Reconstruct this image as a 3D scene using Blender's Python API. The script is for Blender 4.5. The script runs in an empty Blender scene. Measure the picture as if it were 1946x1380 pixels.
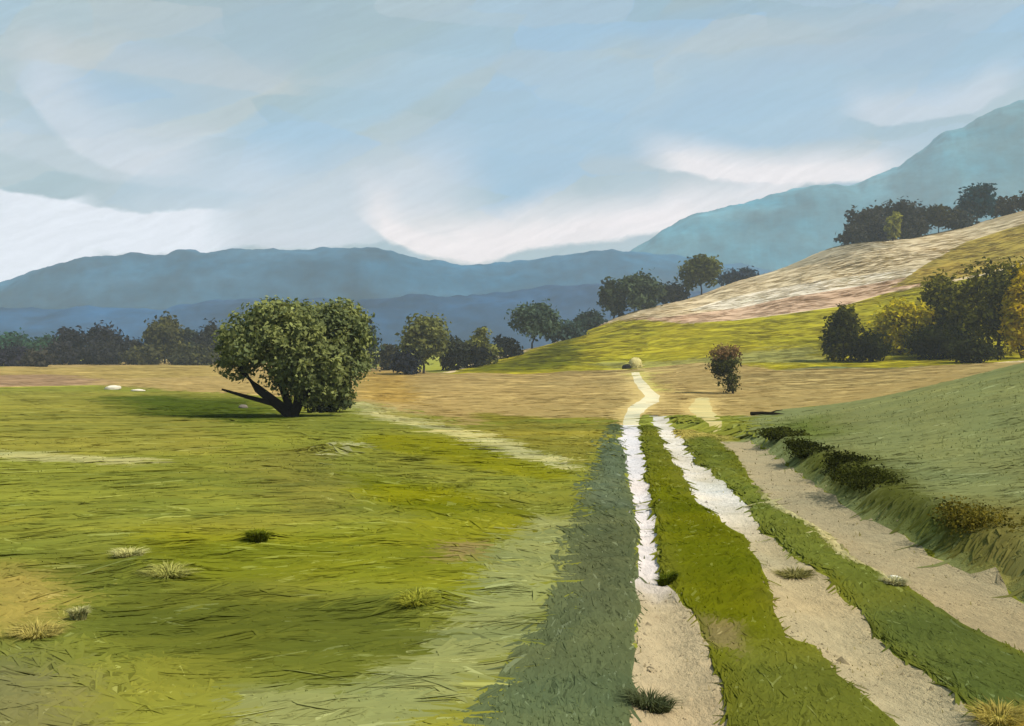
import bpy, math, random
import numpy as np
from mathutils import Vector
from mathutils.geometry import delaunay_2d_cdt

# ------------------------------------------------------------------ camera, sky, sun, exposure
F, U0, V0 = 2087.0, 973.0, 640.0          # focal length and horizon of the photograph, in its own pixels (1946 wide)
CAM_H = 1.9
SUN_DIR = Vector((0.66, -0.46, 0.86)).normalized()
HAZE_DENSITY = 0.00020

scene = bpy.context.scene
COL = scene.collection
cam = bpy.data.cameras.new("camera")
cam.sensor_width = 36.0
cam.lens = 36.0 * F / 1946.0
cam.shift_y = -(690.0 - V0) / 1946.0
cam.clip_start, cam.clip_end = 0.1, 20000
camo = bpy.data.objects.new("camera", cam)
camo.location = (0, 0, CAM_H)
camo.rotation_euler = (math.radians(90), 0, 0)
COL.objects.link(camo)
scene.camera = camo

scene.view_settings.view_transform = 'Standard'
scene.view_settings.look = 'None'
scene.view_settings.exposure = 0.85
scene.view_settings.gamma = 1.0
scene.view_settings.use_curve_mapping = False

sun = bpy.data.lights.new("sun", 'SUN')
sun.energy = 3.4
sun.angle = math.radians(1.5)
sun.color = (1.0, 0.95, 0.86)
suno = bpy.data.objects.new("sun", sun)
suno.rotation_euler = (-SUN_DIR).to_track_quat('-Z', 'Y').to_euler()
suno.location = SUN_DIR * 300
COL.objects.link(suno)


def lin(c):
    """sRGB 0-255 triple to linear"""
    out = []
    for v in c:
        v = v / 255.0
        out.append(v / 12.92 if v <= 0.04045 else ((v + 0.055) / 1.055) ** 2.4)
    return tuple(out)


class NB:
    """small builder for math node chains"""
    def __init__(self, tree):
        self.t = tree

    def new(self, kind, **kw):
        n = self.t.nodes.new(kind)
        for k, v in kw.items():
            setattr(n, k, v)
        return n

    def link(self, a, b):
        self.t.links.new(a, b)

    def m(self, op, *a, clamp=False):
        n = self.new('ShaderNodeMath', operation=op, use_clamp=clamp)
        for i, x in enumerate(a):
            if isinstance(x, (int, float)):
                n.inputs[i].default_value = x
            else:
                self.link(x, n.inputs[i])
        return n.outputs[0]

    def sstep(self, x, lo, hi):
        n = self.new('ShaderNodeMapRange', interpolation_type='SMOOTHSTEP')
        self.link(x, n.inputs[0])
        n.inputs[1].default_value, n.inputs[2].default_value = lo, hi
        return n.outputs[0]

    def mix(self, f, a, b):
        n = self.new('ShaderNodeMix', data_type='RGBA')
        for s, x in ((0, f), (6, a), (7, b)):
            if isinstance(x, (int, float)):
                n.inputs[s].default_value = x
            elif isinstance(x, tuple):
                n.inputs[s].default_value = (*x, 1) if len(x) == 3 else x
            else:
                self.link(x, n.inputs[s])
        return n.outputs[2]

    def xyz(self, x, y, z=0.0):
        n = self.new('ShaderNodeCombineXYZ')
        for i, v in enumerate((x, y, z)):
            if isinstance(v, (int, float)):
                n.inputs[i].default_value = v
            else:
                self.link(v, n.inputs[i])
        return n.outputs[0]

    def noise(self, vec, scale, detail=3.0, rough=0.55, dist=0.0):
        n = self.new('ShaderNodeTexNoise')
        if vec is not None:
            self.link(vec, n.inputs['Vector'])
        n.inputs['Scale'].default_value = scale
        n.inputs['Detail'].default_value = detail
        n.inputs['Roughness'].default_value = rough
        n.inputs['Distortion'].default_value = dist
        return n.outputs[0]


CLOUD = 0.50


def build_world():
    w = bpy.data.worlds.new("World")
    scene.world = w
    w.use_nodes = True
    t = w.node_tree
    t.nodes.clear()
    b = NB(t)
    out = b.new('ShaderNodeOutputWorld')
    sky = b.new('ShaderNodeTexSky', sky_type='NISHITA', sun_disc=False)
    sky.sun_elevation = math.asin(SUN_DIR.z)
    sky.sun_rotation = math.atan2(SUN_DIR.x, SUN_DIR.y)
    sky.air_density, sky.dust_density, sky.ozone_density = 1.0, 1.6, 1.4
    bg = b.new('ShaderNodeBackground')
    bg.inputs[1].default_value = 0.07
    b.link(sky.outputs[0], bg.inputs[0])

    tc = b.new('ShaderNodeTexCoord')
    sep = b.new('ShaderNodeSeparateXYZ')
    b.link(tc.outputs['Generated'], sep.inputs[0])
    x, y, z = sep.outputs
    a = b.m('ARCTAN2', x, y)                                        # azimuth from +Y
    h = b.m('SQRT', b.m('ADD', b.m('MULTIPLY', x, x), b.m('MULTIPLY', y, y)))
    e = b.m('DIVIDE', z, b.m('MAXIMUM', h, 0.02))                   # tangent of elevation
    e = b.m('MINIMUM', e, 3.0)
    # ragged edges: the sheets are torn by two scales of turbulence
    p0 = b.xyz(a, b.m('MULTIPLY', e, 1.6), 0.0)
    w1 = b.m('SUBTRACT', b.noise(p0, 7.0, 4.0, 0.6), 0.5)
    p1 = b.xyz(b.m('ADD', a, 7.3), b.m('MULTIPLY', e, 1.6), 3.1)
    w2 = b.m('SUBTRACT', b.noise(p1, 9.0, 6.0, 0.62), 0.5)
    fine = b.m('SUBTRACT', b.noise(p1, 60.0, 4.0, 0.65), 0.5)
    aw = b.m('ADD', a, b.m('MULTIPLY', w1, 0.05))
    ew = b.m('ADD', e, b.m('ADD', b.m('MULTIPLY', w2, 0.026), b.m('MULTIPLY', fine, 0.006)))

    # thin drifting sheets everywhere, drawn out along a slanting wind
    ca, sa = math.cos(math.radians(24)), math.sin(math.radians(24))
    r1 = b.m('ADD', b.m('MULTIPLY', aw, ca), b.m('MULTIPLY', ew, sa))
    r2 = b.m('SUBTRACT', b.m('MULTIPLY', ew, ca), b.m('MULTIPLY', aw, sa))
    sheet = b.noise(b.xyz(b.m('MULTIPLY', r1, 1.2), b.m('MULTIPLY', r2, 4.2), 0.7), 3.2, 5.0, 0.55, 0.4)
    sheet = b.sstep(sheet, 0.36, 0.66)
    veil = b.noise(b.xyz(b.m('MULTIPLY', aw, 1.0), b.m('MULTIPLY', ew, 2.0), 5.2), 2.3, 3.0, 0.5)
    veil = b.sstep(veil, 0.35, 0.7)

    def flakes(px, py, scale, smooth, off):
        n = b.new('ShaderNodeTexVoronoi', feature='SMOOTH_F1')
        b.link(b.xyz(px, py, off), n.inputs['Vector'])
        n.inputs['Scale'].default_value = scale
        n.inputs['Smoothness'].default_value = smooth
        sp = b.new('ShaderNodeSeparateColor')
        b.link(n.outputs['Color'], sp.inputs[0])
        return sp.outputs
    f1 = flakes(b.m('MULTIPLY', r1, 1.3), b.m('MULTIPLY', r2, 4.0), 4.0, .05, .3)
    f2 = flakes(b.m('MULTIPLY', aw, 1.6), b.m('MULTIPLY', ew, 7.0), 5.0, .05, 1.7)

    grey = lin((168, 190, 196))
    blue = lin((144, 192, 226))
    k = lambda c, f: tuple(v * f for v in c)
    white = k(lin((218, 222, 234)), 1.12)
    bright = k(lin((226, 228, 238)), 1.35)
    warm = k(lin((240, 228, 228)), 1.35)
    cover = b.m('ADD', b.m('ADD', 0.55, b.m('MULTIPLY', sheet, 0.2)), b.m('ADD', b.m('MULTIPLY', f1[0], .2), b.m('MULTIPLY', f2[0], .1)))
    low = b.m('SUBTRACT', 1.0, b.sstep(b.m('ADD', e, b.m('MULTIPLY', w2, 0.12)), 0.06, 0.17))
    clear = b.sstep(b.m('ADD', b.m('MULTIPLY', f1[1], .7), b.m('MULTIPLY', veil, .5)), .45, .60)
    colr = b.mix(clear, grey, blue)
    colr = b.mix(b.m('MULTIPLY', b.sstep(f2[1], .5, .62), .6), colr, lin((176, 200, 212)))
    colr = b.mix(b.m('MULTIPLY', b.sstep(f1[2], .62, .72), .6), colr, lin((190, 198, 194)))
    colr = b.mix(b.m('MULTIPLY', b.sstep(f2[2], .72, .8), .6), colr, lin((140, 176, 188)))
    colr = b.mix(b.m('MULTIPLY', low, 0.30), colr, lin((196, 208, 222)))
    cover = b.m('MAXIMUM', cover, b.m('MULTIPLY', low, 0.85))

    # larger clouds: flat sharp base, soft top
    def ang(u, v):
        aa = math.atan((u - U0) / F)
        return aa, (V0 - v) / F * math.cos(aa)

    lobes = [  # u, v, half length, rise above base, tilt deg (positive rises to the right), curve, opacity, colour
        (700, 250, 420, 150, 30, 0.0, 0.55, k(blue, 1.1)),
        (1250, 300, 460, 210, 4, 0.0, 0.75, k(blue, 1.05)),
        (1640, 190, 420, 190, 8, 0.0, 0.6, blue),
        (560, 455, 420, 190, 10, 0.1, 0.8, white),
        (250, 345, 330, 130, -6, 0.2, 0.45, white),
        (420, 478, 380, 80, 3, 0.1, 0.9, white),
        (205, 482, 250, 92, -3, 0.15, -0.98, bright),
        (40, 540, 190, 115, 24, 0.0, -0.98, bright),
        (870, 498, 230, 120, -3, 0.8, 0.97, warm),
        (1080, 470, 330, 120, 5, 0.3, 0.95, warm),
        (1300, 412, 300, 80, 10, 0.2, 0.8, warm),
        (1470, 352, 290, 90, -4, 0.35, 0.92, warm),
        (1770, 230, 170, 80, 6, .6, 0.75, white),
        (180, 300, 200, 150, -26, 0.5, 0.75, white),
        (300, 150, 320, 80, -3, 0.0, 0.6, lin((212, 210, 204))),
        (1380, 100, 300, 60, 2, 0.0, 0.5, lin((182, 194, 190))),
        (1560, 60, 360, 60, 8, 0.0, 0.45, lin((190, 206, 214))),
    ]
    for (u, v, hl, rise, tilt, curve, op, colw) in lobes:
        ac, ec = ang(u, v)
        hl, rise = hl / F, rise / F
        c, s = math.cos(math.radians(tilt)), math.sin(math.radians(tilt))
        da, de = b.m('SUBTRACT', aw, ac), b.m('SUBTRACT', ew, ec)
        al = b.m('DIVIDE', b.m('ADD', b.m('MULTIPLY', da, c), b.m('MULTIPLY', de, s)), hl)
        ab = b.m('DIVIDE', b.m('SUBTRACT', b.m('MULTIPLY', de, c), b.m('MULTIPLY', da, s)), rise)
        if curve:
            ab = b.m('SUBTRACT', ab, b.m('MULTIPLY', b.m('MULTIPLY', al, al), curve))
        base = b.sstep(ab, -0.04, 0.06)
        top = b.m('SUBTRACT', 1.0, b.sstep(ab, 0.25 if op > 0 else 0.92, 1.0))
        op = abs(op)                                                # negative: a heaped cloud with a clear top edge
        ends = b.m('SUBTRACT', 1.0, b.sstep(b.m('ABSOLUTE', al), 0.6, 1.0))
        mk = b.m('MULTIPLY', b.m('MULTIPLY', base, top), b.m('MULTIPLY', ends, op))
        colr = b.mix(mk, colr, colw)
        cover = b.m('MAXIMUM', cover, mk)
    # brushed streaks inside the cloud, slight
    st = b.noise(b.xyz(b.m('MULTIPLY', r1, 5.0), b.m('MULTIPLY', r2, 60.0), 1.3), 3.0, 3.0, 0.6)
    grain = b.noise(b.xyz(a, b.m('MULTIPLY', e, 1.5), 9.0), 170.0, 2.0, 0.6)
    val = b.m('ADD', 0.74, b.m('ADD', b.m('MULTIPLY', st, 0.4), b.m('MULTIPLY', grain, 0.12)))
    bg2 = b.new('ShaderNodeBackground')
    b.link(colr, bg2.inputs[0])
    b.link(b.m('MULTIPLY', val, CLOUD), bg2.inputs[1])
    mx = b.new('ShaderNodeMixShader')
    b.link(b.m('MULTIPLY', cover, b.sstep(e, -0.06, -0.02)), mx.inputs[0])
    b.link(bg.outputs[0], mx.inputs[1])
    b.link(bg2.outputs[0], mx.inputs[2])
    b.link(mx.outputs[0], out.inputs[0])


build_world()


# ------------------------------------------------------------------ helpers
def tag(o, label=None, cat=None, group=None, kind=None):
    if label: o["label"] = label
    if cat: o["category"] = cat
    if group: o["group"] = group
    if kind: o["kind"] = kind
    return o


def hash2(ix, iy, seed):
    h = (ix.astype(np.int64) * 374761393 + iy.astype(np.int64) * 668265263 + seed * 1442695041) & 0xFFFFFFFF
    h = ((h ^ (h >> 13)) * 1274126177) & 0xFFFFFFFF
    h = h ^ (h >> 16)
    return (h & 0xFFFFFF) / float(0xFFFFFF)


def vnoise(x, y, seed=0):
    ix, iy = np.floor(x), np.floor(y)
    fx, fy = x - ix, y - iy
    fx, fy = fx * fx * (3 - 2 * fx), fy * fy * (3 - 2 * fy)
    a, b_ = hash2(ix, iy, seed), hash2(ix + 1, iy, seed)
    c, d = hash2(ix, iy + 1, seed), hash2(ix + 1, iy + 1, seed)
    return (a * (1 - fx) + b_ * fx) * (1 - fy) + (c * (1 - fx) + d * fx) * fy


def fbm(x, y, seed=0, octv=3):
    s, amp, tot = 0.0, 1.0, 0.0
    for i in range(octv):
        s = s + amp * vnoise(x * 2 ** i + 17.3 * i, y * 2 ** i - 9.1 * i, seed + i)
        tot += amp
        amp *= 0.5
    return s / tot - 0.5


def sm(x, lo, hi):
    t = np.clip((x - lo) / (hi - lo), 0, 1)
    return t * t * (3 - 2 * t)


# ------------------------------------------------------------------ the lie of the land
SLOPE = 0.048                                # the near ground falls away from the viewer


def P(u, d):
    return ((u - U0) / F * d, d)


ctrl = []                                     # X, Y, height of the land relative to the eye


def cz(u, d, z):
    X, Y = P(u, d)
    ctrl.append((X, Y, z))


def cv(u, d, v):
    cz(u, d, -(v - V0) / F * d)


for u in (-700, -100, 400, 700):
    for d in (4, 10, 25, 45, 66):
        cz(u, d, -CAM_H - SLOPE * d)
    cv(u, 88, 783); cv(u, 120, 764); cv(u, 180, 738); cv(u, 280, 709); cv(u, 400, 691)
    cz(u, 700, -11.5); cz(u, 1500, -14)
for u in (1000, 1200, 1400):
    for d in (4, 10, 25, 45):
        cz(u, d, -CAM_H - SLOPE * d)
for u in (1650, 1946, 2300):
    for d in (4, 8, 13):
        cz(u, d, -CAM_H - SLOPE * d)
cv(850, 66, 803); cv(850, 120, 770); cv(850, 200, 730); cv(850, 270, 706); cz(850, 350, -9.2); cz(850, 450, -10); cz(850, 700, -11.5); cz(850, 1500, -14)
cv(1000, 66, 806); cv(1000, 120, 768); cv(1000, 200, 727); cv(1000, 250, 706); cv(1000, 320, 668); cz(1000, 400, -5.5); cz(1000, 500, -9); cz(1000, 700, -11); cz(1000, 1500, -14)
cv(1200, 66, 801); cv(1200, 120, 762); cv(1200, 200, 720); cv(1200, 240, 703); cv(1200, 300, 660); cv(1200, 380, 613); cv(1200, 430, 594); cz(1200, 520, 4); cz(1200, 700, -6); cz(1200, 1500, -14)
cv(1400, 66, 800); cv(1400, 140, 751); cv(1400, 200, 708); cv(1400, 235, 688); cv(1400, 300, 640); cv(1400, 380, 592); cv(1400, 470, 536); cz(1400, 560, 17); cz(1400, 750, 5); cz(1400, 1500, -12)
cz(1600, 22, -CAM_H - SLOPE * 22 + .05); cz(1600, 35, -CAM_H - SLOPE * 35 + .1); cz(1600, 50, -CAM_H - SLOPE * 50 + .35); cz(1600, 75, -4.75)
cz(1600, 105, -6.3); cv(1600, 150, 737); cv(1600, 215, 692); cv(1600, 300, 628); cv(1600, 380, 562); cv(1600, 500, 466); cz(1600, 620, 34); cz(1600, 900, 15); cz(1600, 1500, -8)
cz(1946, 20, -CAM_H - SLOPE * 20 + .2); cz(1946, 35, -CAM_H - SLOPE * 35 + 1.0); cz(1946, 65, -1.9); cz(1946, 100, -3.2); cz(1946, 160, -4.2)
cv(1946, 215, 680); cv(1946, 300, 592); cv(1946, 400, 472); cv(1946, 500, 400); cz(1946, 640, 58); cz(1946, 900, 30); cz(1946, 1500, 0)
cz(2300, 20, -CAM_H - SLOPE * 20 + .3); cz(2300, 35, -2.2); cz(2300, 65, .2); cz(2300, 130, 0); cz(2300, 230, 2); cz(2300, 300, 16); cz(2300, 400, 46); cz(2300, 500, 76); cz(2300, 700, 70); cz(2300, 1500, 10)
CT = np.array(ctrl)


def _par(X, Y):
    r = np.clip(np.hypot(X, Y), 3.0, 1500.0)
    az = np.clip(np.arctan2(X, Y), -0.75, 0.62)
    return np.log(r), az / 0.30


_cl, _ca = _par(CT[:, 0], CT[:, 1])
_cr = np.hypot(CT[:, 0], CT[:, 1])
_ce = (CT[:, 2] + CAM_H + SLOPE * CT[:, 1]) / _cr
EPS2 = 0.12 ** 2
_A = np.sqrt((_cl[:, None] - _cl) ** 2 + (_ca[:, None] - _ca) ** 2 + EPS2)
_n = len(CT)
_M = np.zeros((_n + 1, _n + 1))
_M[:_n, :_n] = -_A + np.eye(_n) * -1e-4
_M[_n, :_n] = _M[:_n, _n] = 1
_W = np.linalg.solve(_M, np.append(_ce, 0))


def macro(X, Y):
    """height of the land in metres (0 under the viewer)"""
    X, Y = np.atleast_1d(np.asarray(X, float)), np.atleast_1d(np.asarray(Y, float))
    out = np.empty_like(X)
    for i in range(0, len(X), 20000):
        x, y = X[i:i + 20000], Y[i:i + 20000]
        l, a = _par(x, y)
        r = np.clip(np.hypot(x, y), 0.0, 1500.0)
        k = -np.sqrt((l[:, None] - _cl) ** 2 + (a[:, None] - _ca) ** 2 + EPS2)
        e = k @ _W[:_n] + _W[_n]
        e = e * sm(np.hypot(x, y), 3.0, 14.0)
        out[i:i + 20000] = e * r - SLOPE * np.clip(y, -60, 1500.0)
    return out


_DS = np.exp(np.linspace(math.log(3.0), math.log(1400.0), 1400))


def unproject(u, v):
    """the point of the land met by a line of sight"""
    k = -(v - V0) / F
    X = (u - U0) / F * _DS
    g = macro(X, _DS) - (CAM_H + k * _DS)
    hit = np.argmax(g > 0)
    if g[hit] <= 0:
        hit = int(np.argmax(np.where(_DS > 150, g / _DS, -1e9)))
        return float(X[hit]), float(_DS[hit])
    if hit == 0:
        return float(X[0]), float(_DS[0])
    t = -g[hit - 1] / (g[hit] - g[hit - 1])
    d = _DS[hit - 1] * (1 - t) + _DS[hit] * t
    return float((u - U0) / F * d), float(d)


def wpoly(pts):
    return np.array([unproject(u, v) for u, v in pts])


rutL_l = [(1183, 806), (1178, 838), (1190, 880), (1200, 940), (1212, 1000), (1214, 1060), (1212, 1110), (1213, 1160), (1209, 1220), (1204, 1290), (1197, 1340), (1203, 1400), (1206, 1500)]
rutL_r = [(1214, 806), (1221, 860), (1233, 940), (1246, 1010), (1253, 1060), (1258, 1100), (1282, 1130), (1312, 1160), (1335, 1200), (1352, 1240), (1368, 1290), (1386, 1325), (1388, 1390), (1400, 1500)]
rutM_l = [(1238, 792), (1262, 850), (1298, 900), (1330, 950), (1362, 978), (1424, 1012), (1432, 1060), (1458, 1100), (1470, 1160), (1486, 1200), (1556, 1216), (1580, 1262), (1640, 1322), (1695, 1360), (1740, 1410), (1800, 1500)]
rutM_r = [(1262, 792), (1305, 850), (1322, 870), (1352, 897), (1430, 963), (1446, 998), (1478, 1014), (1522, 1062), (1580, 1102), (1632, 1150), (1662, 1192), (1722, 1246), (1782, 1302), (1872, 1372), (1950, 1440), (2010, 1500)]
rutR_l = [(1372, 838), (1400, 868), (1440, 928), (1500, 966), (1580, 1012), (1640, 1058), (1690, 1094), (1732, 1112), (1790, 1150), (1850, 1176), (1946, 1212), (2100, 1290)]
rutR_r = [(1420, 836), (1452, 850), (1502, 886), (1560, 930), (1640, 976), (1702, 1002), (1790, 1056), (1840, 1076), (1890, 1082), (1946, 1130), (2100, 1212)]
bend_l = [(1200, 708), (1204, 722), (1213, 738), (1226, 752), (1214, 762), (1195, 774), (1187, 790), (1184, 806)]
bend_r = [(1214, 708), (1222, 722), (1237, 738), (1254, 752), (1252, 764), (1232, 774), (1217, 788), (1214, 806)]


def centreline(a, b, n=24):
    def rs(p):
        p = np.array(p, float)
        s = np.append(0, np.cumsum(np.hypot(*np.diff(p, axis=0).T)))
        t = np.linspace(0, s[-1], n)
        return np.stack([np.interp(t, s, p[:, 0]), np.interp(t, s, p[:, 1])], 1)
    A, B = wpoly(a), wpoly(b)
    A, B = rs(A), rs(B)
    return (A + B) / 2, np.hypot(*(A - B).T) / 2


def seg_dist(X, Y, line, halfw=None):
    best = np.full(len(X), 1e9)
    bw = np.ones(len(X))
    for i in range(len(line) - 1):
        (x0, y0), (x1, y1) = line[i], line[i + 1]
        dx, dy = x1 - x0, y1 - y0
        t = np.clip(((X - x0) * dx + (Y - y0) * dy) / (dx * dx + dy * dy + 1e-9), 0, 1)
        dd = np.hypot(X - x0 - t * dx, Y - y0 - t * dy)
        w = best > dd
        best[w] = dd[w]
        if halfw is not None:
            bw[w] = halfw[i]
    return best, bw


RUTS = [centreline(rutL_l, rutL_r), centreline(rutM_l, rutM_r), centreline(rutR_l, rutR_r)]
bank_w = wpoly([(2300, 1330), (2100, 1222), (1946, 1140), (1890, 1092), (1840, 1086), (1702, 1012), (1640, 986), (1560, 938), (1502, 892), (1456, 856), (1424, 838)])
BANK_Y, BANK_X = bank_w[:, 1], bank_w[:, 0]


def bank_x(Y):
    return np.interp(Y, BANK_Y, BANK_X)


def height(X, Y):
    X, Y = np.atleast_1d(np.asarray(X, float)), np.atleast_1d(np.asarray(Y, float))
    z = macro(X, Y)
    r = np.hypot(X, Y)
    # bank along the right of the track
    s = X - bank_x(Y)
    fade = sm(Y, 1.0, 5.0) * (1 - sm(Y, 48.0, 95.0))
    z = z + 0.36 * sm(s + 0.12 * fbm(X * 1.3, Y * 1.3, 9), 0.05, 0.75) * fade * (1 - sm(s, 60, 140))
    # wheel ruts pressed into the soil, crown between them
    near = r < 90
    if near.any():
        xn, yn = X[near], Y[near]
        dz = np.zeros(near.sum())
        for line, hw in RUTS:
            dd, w = seg_dist(xn, yn, line, hw)
            dz -= 0.085 * np.exp(-(dd / np.maximum(w * 1.0, .12)) ** 2)
        z[near] += dz
    # tussocky relief
    amp = 1 - sm(r, 150, 400)
    z = z + amp * (0.16 * fbm(X * .35, Y * .35, 3) + 0.07 * fbm(X * 1.5, Y * 1.5, 5) + 0.03 * fbm(X * 5, Y * 5, 6) * (1 - sm(r, 25, 60)))
    z = z + sm(r, 150, 400) * 1.2 * fbm(X * .03, Y * .03, 11)
    # two humps of turf in the meadow
    for (hx, hy, hr, hh) in HUMPS:
        z = z + hh * np.exp(-((X - hx) ** 2 + (Y - hy) ** 2) / hr ** 2)
    return z


HUMPS = []
for (u, v, wpx, hh) in ((280, 1085, 95, .16), (800, 1150, 70, .12), (490, 1022, 30, .13), (640, 860, 60, .3)):
    _x, _y = unproject(u, v)
    HUMPS.append((_x, _y, wpx / F * _y, hh))


def h1(x, y):
    return float(height([x], [y])[0])


# ------------------------------------------------------------------ fields: outlines traced on the land
def rag(poly, amp, seed, step=0.035):
    """subdivide an outline and make it uneven, in proportion to distance"""
    out = []
    n = len(poly)
    rr = random.Random(seed)
    for i in range(n):
        a, b_ = poly[i], poly[(i + 1) % n]
        L = np.hypot(*(b_ - a)); r = max(3.0, min(np.hypot(*a), np.hypot(*b_)))
        k = max(1, min(60, int(L / (r * step))))
        for j in range(k):
            p = a + (b_ - a) * j / k
            q = max(2.0, np.hypot(*p))
            out.append((p[0] + rr.uniform(-1, 1) * amp * q, p[1] + rr.uniform(-1, 1) * amp * q * .6))
    return np.array(out)


def loop(l, r):
    return l + r[::-1]


verge_l = [(1166, 806), (1158, 830), (1138, 880), (1112, 930), (1096, 990), (1076, 1060), (1060, 1120), (1030, 1190), (980, 1260), (925, 1340), (885, 1400), (830, 1500)]
ZONES = []      # name, world outline, priority order


def zone(name, px=None, world=None, amp=0.002, seed=0):
    poly = wpoly(px) if world is None else np.array(world, float)
    ZONES.append((name, rag(poly, amp, seed)))


zone('rut_left', loop(rutL_l, rutL_r), amp=.0030, seed=1)
zone('rut_middle', loop(rutM_l, rutM_r), amp=.0035, seed=2)
zone('rut_right', loop(rutR_l, rutR_r), amp=.0035, seed=3)
zone('bend', loop(bend_l, bend_r), amp=.0005, seed=4)
zone('chalk', [(1308, 775), (1322, 758), (1346, 754), (1360, 790), (1373, 815), (1370, 830), (1345, 817)], amp=.001, seed=5)
zone('verge', loop(verge_l, [(1183, 806)] + rutL_l), amp=.005, seed=6)
zone('crown', loop(rutL_r, rutR_r[:-1] + [(2100, 1212), (2140, 1500)]), amp=.002, seed=7)
bk = [(x + .05, y) for x, y in bank_w[::-1] if y < 46]
bk = [(9.2, 42)] + bk[1:] + [(4.6, 5), (5.5, 1.5), (60, 1.5), (170, 30), (190, 95), (60, 92), (30, 86), (19.5, 80), (14, 63)]
zone('sage', world=bk, amp=.003, seed=8)
zone('stubble', [(-400, 738), (0, 736), (120, 733), (200, 732), (300, 743), (430, 749), (560, 756), (690, 765), (760, 783), (840, 797), (905, 814), (960, 802), (1060, 795), (1140, 800), (1175, 808), (1220, 790), (1290, 790), (1390, 795), (1470, 800), (1520, 795)]
     , world=None, amp=.0015, seed=9)
# the stubble continues up to the hill foot
_st_low = wpoly([(-400, 738), (0, 736), (120, 733), (200, 732), (300, 743), (430, 749), (560, 756), (690, 765), (760, 783), (840, 797), (905, 814), (960, 802), (1060, 797), (1140, 801), (1175, 808), (1220, 792), (1290, 792), (1390, 797), (1470, 803)])
_st_up = wpoly([(1880, 690), (1700, 700), (1560, 697), (1480, 704), (1400, 692), (1330, 690), (1200, 702), (1090, 706), (1000, 712), (900, 708), (850, 712), (740, 703), (690, 700), (420, 690), (100, 697), (0, 712), (-400, 704)])
_st_up[11:] *= np.array([[1.05], [1.12], [1.25], [1.25], [1.25], [1.25]])
ZONES[-1] = ('stubble', rag(np.vstack([_st_low, [[24, 86], [60, 98], [150, 110]], _st_up]), .0015, 9))
zone('olive', [(1690, 548), (1760, 500), (1830, 462), (1946, 425), (2250, 372), (2250, 470), (1946, 500), (1800, 535)], amp=.002, seed=10)
zone('pale', [(1300, 590), (1380, 568), (1480, 546), (1600, 528), (1740, 510), (1748, 522), (1640, 543), (1500, 566), (1400, 586)], amp=.001, seed=12)
zone('pink', [(1090, 606), (1260, 602), (1380, 588), (1500, 563), (1640, 543), (1740, 522), (1765, 540), (1690, 556), (1600, 582), (1480, 598), (1300, 613), (1110, 624)], amp=.001, seed=11)
_g_up = wpoly([(870, 703), (930, 688), (1000, 668), (1050, 648), (1090, 624), (1110, 625), (1300, 614), (1480, 599), (1600, 583), (1690, 557), (1800, 538), (1946, 505), (2250, 475)])
ZONES.append(('green', rag(np.vstack([_g_up, wpoly([(2250, 650), (1946, 684)]), _st_up[:11]]), .0015, 13)))
ZONES.append(('hill', rag(np.array([P(840, 262), P(930, 330), P(1000, 420), P(1000, 700), P(1200, 1400), P(2600, 1400), P(2900, 180), P(1900, 180), P(1400, 238), P(1200, 245), P(1000, 252)]), .001, 14)))
ZNAMES = [z[0] for z in ZONES] + ['meadow']


def inside(poly, X, Y):
    res = np.zeros(len(X), bool)
    x0, y0 = poly[-1]
    bb = (X >= poly[:, 0].min()) & (X <= poly[:, 0].max()) & (Y >= poly[:, 1].min()) & (Y <= poly[:, 1].max())
    xs, ys = X[bb], Y[bb]
    r = np.zeros(len(xs), bool)
    for x1, y1 in poly:
        c = (y1 > ys) != (y0 > ys)
        if y1 != y0:
            r ^= c & (xs < (x0 - x1) * (ys - y1) / (y0 - y1) + x1)
        x0, y0 = x1, y1
    res[bb] = r
    return res


def classify(X, Y):
    k = np.full(len(X), len(ZONES))
    for i in range(len(ZONES) - 1, -1, -1):
        k[inside(ZONES[i][1], X, Y)] = i
    return k


# ------------------------------------------------------------------ colours of the plants and soils
ZCOL = {
    'rut_left': (188, 170, 134), 'rut_middle': (184, 168, 130), 'rut_right': (172, 156, 120), 'bend': (220, 206, 166),
    'chalk': (205, 188, 128), 'verge': (112, 120, 80), 'crown': (124, 126, 40), 'sage': (150, 154, 98),
    'stubble': (194, 168, 106), 'olive': (182, 158, 70), 'pink': (222, 186, 152), 'pale': (242, 226, 200), 'green': (182, 170, 40),
    'hill': (228, 206, 166), 'meadow': (148, 150, 60),
}
PATCHES = {}    # zone -> list of (outline, colour, softness)


def patch(zn, px, col, soft=0.02):
    PATCHES.setdefault(zn, []).append((wpoly(px), lin(col), soft))


patch('meadow', [(-300, 742), (420, 748), (430, 860), (-300, 865)], (158, 152, 66))
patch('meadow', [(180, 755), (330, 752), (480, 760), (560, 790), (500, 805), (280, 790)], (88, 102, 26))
patch('meadow', [(-100, 855), (140, 862), (270, 876), (265, 890), (120, 876), (-100, 870)], (186, 182, 120), .006)
patch('meadow', [(665, 760), (760, 775), (900, 818), (1000, 850), (1100, 884), (1095, 898), (950, 856), (760, 806), (680, 786)], (206, 200, 138), .006)
patch('meadow', [(620, 860), (680, 838), (690, 850), (640, 872)], (200, 196, 140), .005)
patch('meadow', [(690, 822), (850, 832), (1080, 902), (1060, 918), (900, 890), (700, 850)], (148, 148, 34), .012)
patch('meadow', [(690, 770), (800, 790), (900, 815), (1000, 800), (1170, 806), (1150, 850), (1100, 880), (960, 835), (860, 812)], (158, 150, 62), .012)
patch('meadow', [(430, 870), (600, 850), (670, 900), (650, 990), (560, 980), (480, 920)], (144, 142, 62))
patch('meadow', [(660, 900), (880, 930), (1010, 980), (1000, 1010), (850, 1000), (700, 950)], (140, 142, 26))
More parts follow.
